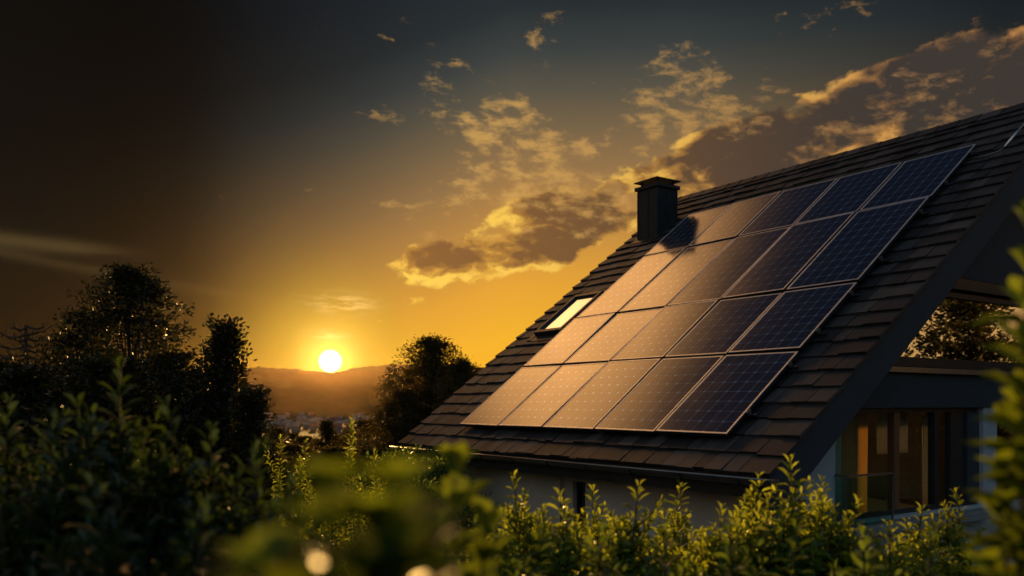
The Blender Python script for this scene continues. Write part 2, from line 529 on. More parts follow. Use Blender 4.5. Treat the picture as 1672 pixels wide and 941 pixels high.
M['leaf_tree'] = leaf_mat('tree_leaf', (0.012, 0.018, 0.008), (0.026, 0.032, 0.012), (0.06, 0.06, 0.01), 0.3, 0.5, 0.3)
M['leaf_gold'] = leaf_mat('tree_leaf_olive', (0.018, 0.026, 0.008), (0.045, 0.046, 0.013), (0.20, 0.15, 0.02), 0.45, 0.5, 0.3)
M['leaf_soft'] = leaf_mat('conifer_green', (0.040, 0.095, 0.026), (0.080, 0.140, 0.036), (0.30, 0.42, 0.06), 0.45, 0.5, 0.3)
def ground_mat():
    m, t, out = new_mat('grass_and_woods')
    b = t.nodes.new('ShaderNodeBsdfPrincipled'); b.inputs['Roughness'].default_value = 0.95; b.inputs['Specular IOR Level'].default_value = 0.1
    tc = t.nodes.new('ShaderNodeTexCoord')
    n1 = noise(t, tc.outputs['Object'], 0.012, 9, 0.65)
    n2 = noise(t, tc.outputs['Object'], 0.8, 6, 0.6)
    c = ramp(t, n1 * 0.7 + n2 * 0.3, [(0.35, (0.010, 0.014, 0.006)), (0.55, (0.020, 0.023, 0.010)), (0.72, (0.036, 0.032, 0.016))])
    t.links.new(c, b.inputs['Base Color']); t.links.new(b.outputs[0], out.inputs[0])
    bn = t.nodes.new('ShaderNodeBump'); bn.inputs['Strength'].default_value = 0.6; bn.inputs['Distance'].default_value = 0.2
    t.links.new(n2.s, bn.inputs['Height']); t.links.new(bn.outputs[0], b.inputs['Normal'])
    return m
M['ground'] = ground_mat()

# ------------------------------------------------------------------ ground, hills
def sst(a, b, x):
    t_ = np.clip((x - a) / (b - a), 0, 1)
    return t_ * t_ * (3 - 2 * t_)


def vnoise(x, y, seed=0):
    """smooth value noise on arrays"""
    xi, yi = np.floor(x).astype(np.int64), np.floor(y).astype(np.int64)
    fx, fy = x - xi, y - yi
    fx, fy = fx * fx * (3 - 2 * fx), fy * fy * (3 - 2 * fy)
    def h(a, b):
        n = (a * 374761393 + b * 668265263 + seed * 974711) & 0x7fffffff
        n = ((n ^ (n >> 13)) * 1274126177) & 0x7fffffff
        return ((n ^ (n >> 16)) & 0xffff) / 65535.0
    return (h(xi, yi) * (1 - fx) + h(xi + 1, yi) * fx) * (1 - fy) + (h(xi, yi + 1) * (1 - fx) + h(xi + 1, yi + 1) * fx) * fy


def ground_h(x, y):
    x, y = np.asarray(x, float), np.asarray(y, float)
    r = np.hypot(x, y)
    az = np.degrees(np.arctan2(x, y))
    bank = -1.75 + (-4.0 + 1.75) * sst(4.8, 8.6, np.maximum(y, 0.55 * np.abs(x)))
    h_ = bank - 23.0 * sst(22, 330, r) * np.where(y > 0, 1, 0.3)
    h_ = h_ + 0.5 * (vnoise(x / 9, y / 9) - .5) * sst(8, 30, r) + 6 * (vnoise(x / 160, y / 160, 3) - .5) * sst(150, 600, r)
    # wooded ridges beyond the valley
    m = sst(-95, -60, az) * (1 - sst(60, 95, az))
    crest1 = 70 + 10 * np.sin(az * 0.16 + 0.6) + 9 * (vnoise(az * .35, az * 0, 5) - .5)
    ridge1 = crest1 * sst(1450, 2250, r) * (1 - 0.9 * sst(2300, 2900, r))
    crest2 = np.interp(az, [-60, -30, -20, -16.5, -14.2, -12.8, -11.8, -10.4, -8, -4, 10, 40, 60], [150, 160, 166, 168, 164, 153, 150, 172, 188, 180, 150, 140, 120])
    ridge2 = crest2 * sst(3000, 4200, r) * (1 - 0.6 * sst(4300, 6500, r))
    wood = (vnoise(x / 22, y / 22, 9) - .4) * 11 * sst(1450, 1700, r) * (1 - sst(5000, 6500, r))
    return h_ + m * (ridge1 * 1.28 + ridge2 * 1.13 + wood) + (1 - m) * 30 * sst(600, 3000, r)


def build_ground():
    rs = np.concatenate([[0.6], np.geomspace(1.5, 1100, 90), np.linspace(1130, 2250, 56), np.linspace(2350, 4150, 40), np.linspace(4170, 4330, 8), np.geomspace(4500, 9000, 14)])
    azs = np.concatenate([np.linspace(-60, 60, 600, endpoint=False), np.linspace(60, 300, 90, endpoint=False)])
    A, Rr = np.meshgrid(np.radians(azs), rs)
    X, Y = Rr * np.sin(A), Rr * np.cos(A)
    Z = ground_h(X, Y)
    nr, na = X.shape
    v = np.stack([X, Y, Z], -1).reshape(-1, 3)
    idx = np.arange(nr * na).reshape(nr, na)
    a = idx[:-1, :]; b = idx[1:, :]
    f = np.stack([a, np.roll(a, -1, 1), np.roll(b, -1, 1), b], -1).reshape(-1, 4)[:, ::-1]
    me = bpy.data.meshes.new('ground')
    fan = [tuple(idx[0, :].tolist())]
    me.from_pydata(v.tolist(), [], f.tolist() + fan)
    me.polygons.foreach_set('use_smooth', [True] * len(me.polygons))
    me.materials.append(M['ground'])
    o = bpy.data.objects.new('ground', me); C.objects.link(o)
    o['kind'] = 'structure'
    return o


build_ground()
def gz(x, y): return float(ground_h(x, y))
def px(x, y, depth):
    """the point at a given depth seen at pixel (x, y) of the 1672 x 941 photograph"""
    return np.array([(x - CX) / F_PX * depth, depth, (HY - y) / F_PX * depth])

# ------------------------------------------------------------------ the house
SC = 10.0
K = SC / 7.4
e = np.array([-964, 1396, 0.]); e /= np.linalg.norm(e)          # along the eaves, away
h = np.array([2023, 1396, 0.]); h /= np.linalg.norm(h)          # level, from eaves towards the ridge
s_ = np.array([2023, 1396, 1891.]); s_ /= np.linalg.norm(s_)    # up the slope
n_ = np.cross(s_, e)
Zv = np.array([0, 0, 1.0])
B0 = px(1258, 775, SC)
LEN, SLOPE = 9.45, 10.06
RUN = SLOPE * float(s_ @ h)
RISE = SLOPE * float(s_[2])
s2 = np.array([-h[0] * float(s_ @ h), -h[1] * float(s_ @ h), s_[2]])     # up the far slope
n2 = np.array([h[0] * n_[2] * 0 + h[0] * abs(float(n_ @ h)), h[1] * abs(float(n_ @ h)), n_[2]])
BF = B0 + h * 2 * RUN                                           # far eaves corner
def RP(u, v, d): return B0 + e * u + s_ * v + n_ * d
def RP2(u, v, d): return BF + e * u + s2 * v + n2 * d
def HP(u, p, z): return np.array([B0[0] + e[0] * u + h[0] * p, B0[1] + e[1] * u + h[1] * p, z])
EZ = B0[2]
TAN = RISE / RUN
GROUND_Z = -4.15

house = empty('house', tuple(HP(0, 0, GROUND_Z)), 'modern dark house with a steep tiled roof, dark gable and glowing windows', 'house')

# --- roof: slab + tiles on both slopes
def tiles(mb, RPf, flip):
    expo = 0.345
    nco = int(math.ceil(SLOPE / expo))
    for i in range(nco):
        v0 = i * expo - 0.02
        u = -0.03 + (0 if i % 2 else -0.0)
        first = True
        while u < LEN + 0.02:
            w = random.uniform(0.17, 0.36)
            if first: w = 0.42 if i % 2 else 0.30
            first = False
            u1 = min(u + w, LEN + random.uniform(0.0, 0.03))
            if LEN - u1 < 0.1: u1 = LEN + random.uniform(0.0, 0.03)
            t0 = 0.044 + random.uniform(-0.010, 0.012)
            dv = random.uniform(-0.024, 0.014)
            v1 = min(v0 + expo + 0.09, SLOPE + 0.0)
            g_ = 0.004
            lo = random.uniform(-0.003, 0.004)
            c = [RPf(u + g_, v0 + dv, lo), RPf(u1 - g_, v0 + dv, lo), RPf(u1 - g_, v1, -0.034), RPf(u + g_, v1, -0.034),
                 RPf(u + g_, v0 + dv, t0), RPf(u1 - g_, v0 + dv, t0 + random.uniform(-.004, .004)), RPf(u1 - g_, v1, -0.004), RPf(u + g_, v1, -0.004)]
            if not flip: c = [c[k] for k in (1, 0, 3, 2, 5, 4, 7, 6)]
            k0 = len(mb.f)
            mb.hexa(c)
            uvs = {0: (u, v0), 1: (u1, v0), 2: (u1, v1), 3: (u, v1)}
            for q in range(6): mb.uv[k0 + q] = [(u, v0), (u1, v0), (u1, v1), (u, v1)]
            if not flip: mb.uv[k0 + 1] = [(u1, v0), (u, v0), (u, v1), (u1, v1)]
            u = u1
mb = MB()
tiles(mb, RP, False)
tiles(mb, RP2, True)
roof = mb.build('roof', M['tile'], house)
mb = MB()
mb.box(RP(0.10, 0.03, -0.34), e * (LEN - 0.2), s_ * (SLOPE - 0.25), n_ * 0.29)
mb.box(RP2(0.10, 0.03, -0.34), e * (LEN - 0.2), s2 * (SLOPE - 0.25), n2 * 0.29)
mb.build('roof_deck', M['soffit'], house)
# ridge cap: overlapping angled tiles
mb = MB()
ur = -0.04
while ur < LEN:
    w = 0.42
    for (RPf, ss) in ((RP, s_), (RP2, s2)):
        q = [RPf(ur, SLOPE - 0.24, 0.026), RPf(ur + w, SLOPE - 0.24, 0.014), RPf(ur + w, SLOPE + 0.03, 0.014), RPf(ur, SLOPE + 0.03, 0.026)]
        nn = n_ if RPf is RP else n2
        mb.prism(q, nn * 0.03)
    ur += 0.40
mb.build('ridge_cap', M['tile'], roof)
# barge boards on both gables, both slopes
for (ub, th) in ((0.015, 0.055), (LEN - 0.07, 0.055)):
    for RPf, ss in ((RP, s_), (RP2, s2)):
        lowv = 0.40 if True else 0
        a, b_ = RPf(ub, -0.06, -0.05), RPf(ub, SLOPE - 0.04, -0.05)
        c_, d_ = RPf(ub, SLOPE - 0.45, -0.56), RPf(ub, 0.37, -0.56)
        ridge_low = RPf(ub, SLOPE, -0.05) - Zv * 0.55
        apex = RPf(ub, SLOPE, -0.05)
        plumb = RPf(ub, -0.06, -0.05) - Zv * 0.57
        mb = MB(); mb.prism([a, apex, ridge_low, plumb], e * th)
        bo = mb.build('barge_board', M['slate'], house, bevel=0.006)
# gutter along the front eaves
mb = MB()
K_ = 10
rad = 0.085
def gut(u, th, r): return HP(u, -0.075 + math.cos(th) * r, EZ - 0.055 + math.sin(th) * r)
for i in range(K_):
    t0, t1 = math.pi + math.pi * i / K_, math.pi + math.pi * (i + 1) / K_
    for (r, fl) in ((rad, False), (rad - 0.008, True)):
        q = [gut(-0.12, t0, r), gut(LEN + 0.10, t0, r), gut(LEN + 0.10, t1, r), gut(-0.12, t1, r)]
        mb.face(q if fl else q[::-1])
for uu in (-0.12, LEN + 0.10):
    mb.face([gut(uu, math.pi + math.pi * i / K_, rad) for i in range(K_ + 1)])
mb.build('gutter', M['gutter'], house, smooth=True)
mb = MB(); mb.tube([gut(-0.125, math.pi, rad), gut(LEN + 0.105, math.pi, rad)], 0.014, 8)
gl_ = mb.build('gutter_lip', M['gutter'], house, smooth=True)
for uu in np.arange(0.35, LEN, 0.95):
    mb = MB()
    mb.tube([HP(uu, 0.02, EZ - 0.06)] + [gut(uu, math.pi * (2 - i / 8), rad + 0.008) for i in range(9)], 0.009, 5)
    mb.build('gutter_bracket', M['charcoal'], house)
mb = MB()
mb.box(HP(0.02, 0.015, EZ - 0.30), e * (LEN - 0.04), h * 0.03, Zv * 0.27)
mb.build('fascia_board', M['charcoal'], house)
mb = MB()
mb.box(HP(0.10, 0.05, EZ - 0.295), e * (LEN - 0.2), h * 0.62, Zv * 0.03)
mb.build('soffit', M['soffit'], house)
# downpipe with its offset at the far front corner
mb = MB()
WP = 0.66                                                      # wall face behind the eaves
mb.tube([HP(8.30, -0.075, EZ - 0.12), HP(8.30, -0.075, EZ - 0.26), HP(8.26, 0.10, EZ - 0.42), HP(8.22, WP - 0.10, EZ - 0.78), HP(8.22, WP - 0.07, EZ - 0.95), HP(8.22, WP - 0.07, GROUND_Z)], 0.05, 10)
mb.build('downpipe', M['charcoal'], house, smooth=True)

# --- walls
FW, NW = 8.16, 0.47                                            # far and near gable planes
mb = MB()
mb.box(HP(4.75, WP - 0.08, GROUND_Z - 0.8), e * (FW - 4.75), h * 0.38, Zv * (EZ - 0.30 - GROUND_Z + 0.8))
mb.box(HP(4.51, WP, GROUND_Z - 0.8), e * 0.235, h * 0.30, Zv * (EZ - 0.30 - GROUND_Z + 0.8))
mb.box(HP(NW + 0.003, WP, GROUND_Z - 0.8), e * (4.19 - NW - 0.003), h * 0.30, Zv * (EZ - 0.30 - GROUND_Z + 0.8))
mb.box(HP(4.193, WP, EZ - 0.44), e * 0.314, h * 0.30, Zv * 0.14)
mb.box(HP(4.193, WP, GROUND_Z - 0.8), e * 0.314, h * 0.30, Zv * 1.9)
mb.build('wall', M['render_beige'], house)
# narrow window in the eaves wall
mb = MB()
wz0, wz1 = GROUND_Z + 1.1, EZ - 0.44
mb.box(HP(4.195, WP + 0.08, wz0), e * 0.05, h * 0.08, Zv * (wz1 - wz0)); mb.box(HP(4.46, WP + 0.08, wz0), e * 0.05, h * 0.08, Zv * (wz1 - wz0))
mb.box(HP(4.245, WP + 0.08, wz1 - 0.06), e * 0.215, h * 0.08, Zv * 0.06); mb.box(HP(4.245, WP + 0.08, wz0), e * 0.215, h * 0.08, Zv * 0.06)
nwin = mb.build('window', M['charcoal'], house); nwin['label'] = 'narrow dark window under the eaves'
mb = MB(); mb.box(HP(4.245, WP + 0.11, wz0 + .06), e * 0.215, h * 0.012, Zv * (wz1 - wz0 - .12)); mb.build('pane', M['glass'], nwin)

# gable pieces: polygons in (p, z) clipped under the roof, extruded inwards
def clip(poly, fn):
    out = []
    for i in range(len(poly)):
        a, b_ = poly[i], poly[(i + 1) % len(poly)]
        fa, fb = fn(a), fn(b_)
        if fa >= 0: out.append(a)
        if (fa > 0 > fb) or (fa < 0 < fb):
            t_ = fa / (fa - fb); out.append((a[0] + (b_[0] - a[0]) * t_, a[1] + (b_[1] - a[1]) * t_))
    return out
UND = 0.43
def gpoly(p0, p1, z0, z1):
    q = [(p0, z0), (p1, z0), (p1, z1), (p0, z1)]
    q = clip(q, lambda a: EZ + TAN * a[0] - UND - a[1])
    return clip(q, lambda a: EZ + TAN * (2 * RUN - a[0]) - UND - a[1])
def gpiece(mb, p0, p1, z0, z1, u0, th, m=0):
    q = gpoly(p0, p1, z0, z1)
    if len(q) >= 3: mb.prism([HP(u0, a, b_) for a, b_ in q], e * th, m)
zb, zt = -1.60, -0.045                                         # lower windows
PE = 2 * RUN - WP
GZ = GROUND_Z - 0.8
def gable_wall(u0, th, far=False):
    mb = MB()
    gpiece(mb, WP, 1.92, GZ, 3.0, u0, th)
    gpiece(mb, 1.923, PE, GZ, zb, u0, th)
    if not far:
        gpiece(mb, 5.82, 6.26, zb, zt, u0, th)
        gpiece(mb, 9.0, PE, zb, zt, u0, th)
    else:
        gpiece(mb, 1.923, 6.0, zb, 3.0, u0, th); gpiece(mb, 11.4, PE, zb, 3.0, u0, th); gpiece(mb, 6.003, 11.397, 0.9, 6.0, u0, th)
    return mb
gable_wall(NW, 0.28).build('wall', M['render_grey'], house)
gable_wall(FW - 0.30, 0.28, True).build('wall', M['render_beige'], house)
# dark cladding band between the storeys and the gable top
mb = MB()
gpiece(mb, 1.0, PE, zt + 0.003, 0.455, NW - 0.03, 0.30)
mb.build('cladding_band', M['slate'], house)
mb = MB()
gpiece(mb, 1.0, PE, 2.00, 9.0, NW + 0.10, 0.2)
mb.build('gable_cladding', M['slate'], house)
# upper gable window
mb = MB()
gpiece(mb, 1.0, PE, 0.56, 0.70, NW + 0.02, 0.16)
gpiece(mb, 1.0, PE, 1.66, 1.74, NW + 0.04, 0.14)
gpiece(mb, RUN - 0.06, RUN + 0.06, 0.70, 1.66, NW + 0.03, 0.14)
upw = mb.build('window', M['charcoal'], house); upw['label'] = 'wide upper window mirroring a tree'
mb = MB(); gpiece(mb, 1.0, PE, 0.70, 1.66, NW + 0.09, 0.012); mb.build('pane', M['glass_up'], upw)
mb = MB(); gpiece(mb, 1.0, PE, 1.78, 1.95, NW - 0.05, 0.20); mb.build('lintel', M['charcoal'], house)
mb = MB()
q = gpoly(1.0, PE, 0.458, 0.545)
mb.prism([HP(NW - 0.11, a, b_) for a, b_ in q], e * 0.26)
mb.build('sill', M['gutter'], house, bevel=0.008)
# lower sliding door
d0, d1 = 1.92, 5.82
mb = MB()
fy, ft = NW + 0.10, 0.09
def fr(p0, p1, z0, z1, off=0.0, th=ft, m=0): mb.box(HP(fy + off, p0, z0), e * th, h * (p1 - p0), Zv * (z1 - z0), m)
fr(d0, d1, zt - 0.07, zt - 0.003); fr(d0, d1, zb, zb + 0.07, 0, ft, 0)
fr(3.47, 3.60, zb + .07, zt - .07, -0.01, ft + .02, 1)
fr(4.55, 4.66, zb + .07, zt - .07, -0.01, ft + .02, 0)
fr(5.02, 5.45, zb + .07, zt - .07, 0, ft, 0)
fr(5.45, 5.817, zb + .07, zt - .07, -0.04, ft + 0.05, 2)
door = mb.build('sliding_door', [M['charcoal'], M['wood'], M['slate']], house)
mb = MB()
for (a, b_) in ((d0 + .003, 3.47), (3.60, 4.55), (4.66, 5.02)): mb.box(HP(fy + 0.04, a, zb + .07), e * 0.012, h * (b_ - a), Zv * (zt - zb - 0.14))
mb.build('pane', M['glass'], door)
# second lower window
mb = MB()
fr(6.263, 8.997, zt - .08, zt - .003); fr(6.263, 8.997, zb, zb + .08); fr(6.263, 6.34, zb + .08, zt - .08); fr(8.92, 8.997, zb + .08, zt - .08); fr(7.6, 7.7, zb + .08, zt - .08)
w2 = mb.build('window', M['charcoal'], house); w2['label'] = 'dark lower window at the right edge'
mb = MB(); mb.box(HP(fy + 0.04, 6.34, zb + .08), e * 0.012, h * 2.58, Zv * (zt - zb - .16)); mb.build('pane', M['glass_up'], w2)
# unseen far gable window, added so the low sun lights the curtains
mb = MB()
for pp in (6.003, 11.30): mb.box(HP(FW - 0.2, pp, zb), e * 0.08, h * 0.09, Zv * 2.49)
mb.box(HP(FW - 0.2, 6.093, zb), e * 0.08, h * 5.207, Zv * 0.09); mb.box(HP(FW - 0.2, 6.093, 0.80), e * 0.08, h * 5.207, Zv * 0.09)
far_w = mb.build('window', M['charcoal'], house); far_w['label'] = 'unseen far gable window added to let sunlight in'
mb = MB(); mb.box(HP(FW - 0.16, 6.1, zb), e * 0.012, h * 5.2, Zv * 2.49); mb.build('pane', M['glass'], far_w)
# rooms behind the glass
mb = MB()
mb.box(HP(NW + 0.30, WP + 0.4, zb - 0.20), e * (FW - NW - 0.7), h * (PE - WP - 0.8), Zv * 0.18)
mb.build('floor', M['room_floor'], house)
mb = MB()
mb.box(HP(NW + 0.30, 2.45, 0.20), e * (FW - NW - 0.7), h * (2 * RUN - 4.9), Zv * 0.2)
mb.build('ceiling', M['room'], house)
mb = MB(); mb.box(HP(NW + 1.2, 1.5, zb - .01), e * 5, h * 0.1, Zv * (-0.15 - zb)); mb.build('interior_wall', M['room'], house)
mb = MB(); mb.box(HP(NW + 0.35, 5.75, zb - .01), e * 2.2, h * 0.1, Zv * (0.2 - zb)); mb.build('interior_wall', M['room'], house)
# balcony slab in front of the door and its glass balustrade
mb = MB(); mb.box(HP(NW - 0.30, 1.80, zb - 0.17), e * 0.295, h * 4.0, Zv * 0.13); mb.build('balcony_slab', M['concrete'], house, bevel=0.01)
mb = MB()
zr = -0.965
mb.box(HP(NW - 0.20, 1.92, zb - 0.035), e * 0.014, h * 1.02, Zv * (zr - zb + 0.03))
mb.box(HP(NW - 0.182, 1.92, zb - 0.035), e * 0.175, h * 0.014, Zv * (zr - zb + 0.03))
bal = mb.build('balustrade', M['rail_glass'], house)
mb = MB()
mb.box(HP(NW - 0.212, 1.90, zr), e * 0.035, h * 1.05, Zv * 0.03); mb.box(HP(NW - 0.172, 1.90, zr), e * 0.165, h * 0.035, Zv * 0.03)
mb.box(HP(NW - 0.205, 2.945, zb - 0.035), e * 0.025, h * 0.022, Zv * (zr - zb + 0.034))
mb.build('handrail', M['gutter'], bal, bevel=0.004)

# --- chimney
mb = MB()
cu0, cu1, cv = 8.27, 8.93, 7.86
cp0 = float((RP(0, cv, 0) - B0) @ h); cp1 = cp0 + 0.66
cz0 = RP(0, cv, 0)[2] - 0.6
ctop = 5.20
mb.box(HP(cu0, cp0, cz0), e * (cu1 - cu0), h * (cp1 - cp0), Zv * (ctop - cz0))
for uu in (cu0 + 0.30,): mb.box(HP(uu, cp0 - 0.018, cz0), e * 0.03, h * 0.016, Zv * (ctop - cz0 - .02))
for pp in (cp0 + 0.31,): mb.box(HP(cu0 - 0.018, pp, cz0), e * 0.016, h * 0.03, Zv * (ctop - cz0 - .02))
for (a, b_) in ((cu0 - 0.015, cp0 - 0.015), (cu1 - 0.02, cp0 - 0.015), (cu0 - 0.015, cp1 - 0.02)): mb.box(HP(a, b_, cz0), e * 0.035, h * 0.035, Zv * (ctop - cz0 - .02))
chim = mb.build('chimney', M['charcoal'], house, bevel=0.004)
mb = MB(); mb.box(HP(cu0 - 0.06, cp0 - 0.06, ctop), e * (cu1 - cu0 + .12), h * (cp1 - cp0 + .12), Zv * 0.09); mb.build('rim', M['charcoal'], chim, bevel=0.008)
mb = MB()
for a in (cu0 + 0.05, cu1 - 0.08):
    for b_ in (cp0 + 0.05, cp1 - 0.08): mb.box(HP(a, b_, ctop + 0.09), e * 0.03, h * 0.03, Zv * 0.10)
o_ = 0.07; zc = ctop + 0.19
base = [HP(cu0 - o_, cp0 - o_, zc), HP(cu0 - o_, cp1 + o_, zc), HP(cu1 + o_, cp1 + o_, zc), HP(cu1 + o_, cp0 - o_, zc)]
top_ = [p + Zv * 0.025 for p in base]
ap = HP((cu0 + cu1) / 2, (cp0 + cp1) / 2, zc + 0.13)
mb.face(base[::-1])
for i in range(4):
    j = (i + 1) % 4
    mb.face([base[i], base[j], top_[j], top_[i]]); mb.face([top_[i], top_[j], ap])
mb.build('cowl', M['charcoal'], chim)
mb = MB()
mb.box(RP(cu0 - 0.12, cv - 0.16, 0.032), e * (cu1 - cu0 + 0.24), s_ * 0.155, n_ * 0.012)
mb.box(RP(cu0 - 0.10, cv, 0.032), e * 0.095, s_ * 0.9, n_ * 0.014); mb.box(RP(cu1 + 0.02, cv, 0.032), e * 0.095, s_ * 0.9, n_ * 0.014)
mb.build('flashing', M['charcoal'], chim)

# --- roof window
mb = MB()
su0, su1, sv0, sv1 = 7.70, 8.66, 3.74, 5.24
for (a, b_, c_, d_) in ((su0, su1, sv0, sv0 + .10), (su0, su1, sv1 - .10, sv1), (su0, su0 + .09, sv0 + .10, sv1 - .10), (su1 - .09, su1, sv0 + .10, sv1 - .10)):
    mb.box(RP(b_, c_, 0.03), -e * (b_ - a), s_ * (d_ - c_), n_ * 0.12)
mb.box(RP(su1 + .17, sv0 - .16, 0.035), -e * .165, s_ * (sv1 - sv0 + .26), n_ * 0.02)
mb.box(RP(su1 + .0, sv1 + .003, 0.035), -e * (su1 - su0), s_ * .16, n_ * 0.04)
mb.box(RP(su1 + .0, sv0 - .20, 0.035), -e * (su1 - su0), s_ * .195, n_ * 0.012)
rw = mb.build('roof_window', M['charcoal'], house, bevel=0.005)
mb = MB(); mb.box(RP(su1 - .09, sv0 + .10, 0.09), -e * (su1 - su0 - .18), s_ * (sv1 - sv0 - .20), n_ * 0.012); mb.build('pane', M['sky_pane'], rw)

# ------------------------------------------------------------------ solar panels
SURF = 0.162
U0, DU, GAP = 0.946, 1.330, 0.045
VR = [0.527, 2.418, 4.148, 6.620, 8.444]
panel_rot = Matrix(((-e[0], s_[0], n_[0]), (-e[1], s_[1], n_[1]), (-e[2], s_[2], n_[2])))
row_words = ['bottom row along the eaves', 'second row from the bottom', 'tall third row', 'top row below the ridge']
look = {0: ['bronze-lit', 'brown-lit', 'dull brown', 'dark brown', 'blackish'], 1: ['amber-lit', 'golden-lit', 'brown-sheened', 'dark violet', 'dark blue'],
        2: ['bright golden', 'tan-lit', 'dull violet', 'dark navy', 'deep navy'], 3: ['chimney-shadowed', 'greyish-tan', 'dim slate-blue', 'dark blue', 'dark navy']}
col_words = ['left end of the', 'second from left in the', 'middle of the', 'second from right in the', 'right end of the']
ncell = [8, 8, 10, 8]
def make_panel(row):
    w, hh = DU - GAP, VR[row + 1] - VR[row] - 0.055
    root = empty('solar_panel', (0, 0, 0))
    mb = MB(); fw, th = 0.030, 0.055
    for (x0, x1, y0, y1) in ((0, w, 0, fw), (0, w, hh - fw, hh), (0, fw, fw, hh - fw), (w - fw, w, fw, hh - fw)):
        c_ = 0.30 * fw; dz = -0.0013
        if x1 - x0 > fw * 1.5:      # bar along x: a shallow crowned profile
            pr = [(y0, dz), (y0 + c_, 0), (y1 - c_, 0), (y1, dz)]
            for (ya, za), (yb, zb_) in zip(pr[:-1], pr[1:]): mb.face([(x0, ya, za), (x1, ya, za), (x1, yb, zb_), (x0, yb, zb_)])
            mb.face([(x0, y0, -.0064), (x1, y0, -.0064), (x1, y0, dz), (x0, y0, dz)]); mb.face([(x1, y1, -.0064), (x0, y1, -.0064), (x0, y1, dz), (x1, y1, dz)])
        else:
            pr = [(x0, dz), (x0 + c_, 0), (x1 - c_, 0), (x1, dz)]
            for (xa, za), (xb, zb_) in zip(pr[:-1], pr[1:]): mb.face([(xa, y0, za), (xb, y0, zb_), (xb, y1, zb_), (xa, y1, za)])
            mb.face([(x0, y1, -.0064), (x0, y0, -.0064), (x0, y0, dz), (x0, y1, dz)]); mb.face([(x1, y0, -.0064), (x1, y1, -.0064), (x1, y1, dz), (x1, y0, dz)])
    for (x0, x1, y0, y1) in ((0.001, w - .001, 0.001, 0.03), (0.001, w - .001, hh - 0.03, hh - .001), (0.001, 0.03, 0.03, hh - 0.03), (w - 0.03, w - .001, 0.03, hh - 0.03)):
        mb.box((x0, y0, -th), (x1 - x0, 0, 0), (0, y1 - y0, 0), (0, 0, th - 0.0065), 1)
    mb.build('frame', [M['alu'], M['black_alu']], root)
    mb = MB()
    z = -0.004
    nu, nv = 6.0, float(ncell[row])
    mb.face([(fw, fw, z), (w - fw, fw, z), (w - fw, hh - fw, z), (fw, hh - fw, z)], 0, [(0.0, 0.0), (nu, 0.0), (nu, nv), (0.0, nv)])
    mb.face([(0.03, hh - .03, -0.04), (w - .03, hh - .03, -0.04), (w - .03, 0.03, -0.04), (0.03, 0.03, -0.04)])
    mb.uv[1] = [(0.3, 0.3)] * 4
    mb.build('cells', M['cells'], root)
    return root
for row in range(4):
    proto = make_panel(row)
    for col in range(5):
        if col == 0: o = proto
        else:
            o = proto.copy(); C.objects.link(o)
            for ch in proto.children:
                c = ch.copy(); C.objects.link(c); c.parent = o
        u = U0 + DU * (5 - col) - GAP
        org = RP(u, VR[row], SURF + random.uniform(-0.002, 0.002))
        m4 = panel_rot.to_4x4(); m4.translation = Vector(org)
        tilt = Matrix.Rotation(R(random.uniform(-0.5, 0.5)), 4, 'X') @ Matrix.Rotation(R(random.uniform(-0.5, 0.5)), 4, 'Y')
        o.matrix_world = m4 @ tilt
        tag(o, f"{look[row][col]} solar panel at the {col_words[col]} {row_words[row]}" if col in (0, 4) else f"{look[row][col]} solar panel, {col_words[col]} {row_words[row]}", 'solar panel', 'solar panels on the roof')
# mounting rails under each row
for row in range(4):
    for k, f_ in enumerate((0.24, 0.80)):
        v = VR[row] + (VR[row + 1] - VR[row]) * f_
        root = empty('mounting_rail', tuple(RP(U0, v, 0.03)), f"black mounting rail under the {'lower' if k == 0 else 'upper'} half of the {row_words[row]} of panels", 'mounting rail', 'mounting rails under the panels')
        mb = MB(); mb.box(RP(U0 + DU * 5 + 0.02, v, 0.066), -e * (DU * 5 + 0.16), s_ * 0.04, n_ * 0.036); mb.build('rail', M['black_alu'], root)
        mb = MB()
        mb.box(RP(U0 - 0.012, v - 0.012, 0.103), -e * 0.04, s_ * 0.064, n_ * 0.055); mb.box(RP(U0 - 0.03, v + 0.01, 0.158), -e * 0.012, s_ * 0.02, n_ * 0.016)
        mb.build('end_clamp', M['gutter'], root)
# slim metal rod with its cable on the tiles near the verge
rod = empty('lightning_rod', tuple(RP(0.44, 8.19, 0.05)), 'slim pale metal rod on the tiles beside the top right panel, catching the light', 'lightning rod')
mb = MB(); mb.tube([RP(0.44, 8.19, 0.07), RP(0.40, 8.5, 0.10), RP(0.36, 8.85, 0.12)], [0.016, 0.02, 0.012], 8); mb.build('rod', M['alu'], rod, smooth=True)
mb = MB(); mb.tube([RP(0.44, 8.19, 0.06), RP(0.52, 8.08, 0.055), RP(0.70, 8.04, 0.05), RP(0.95, 8.0, 0.055)], 0.011, 6); mb.build('cable', M['gutter'], rod, smooth=True)

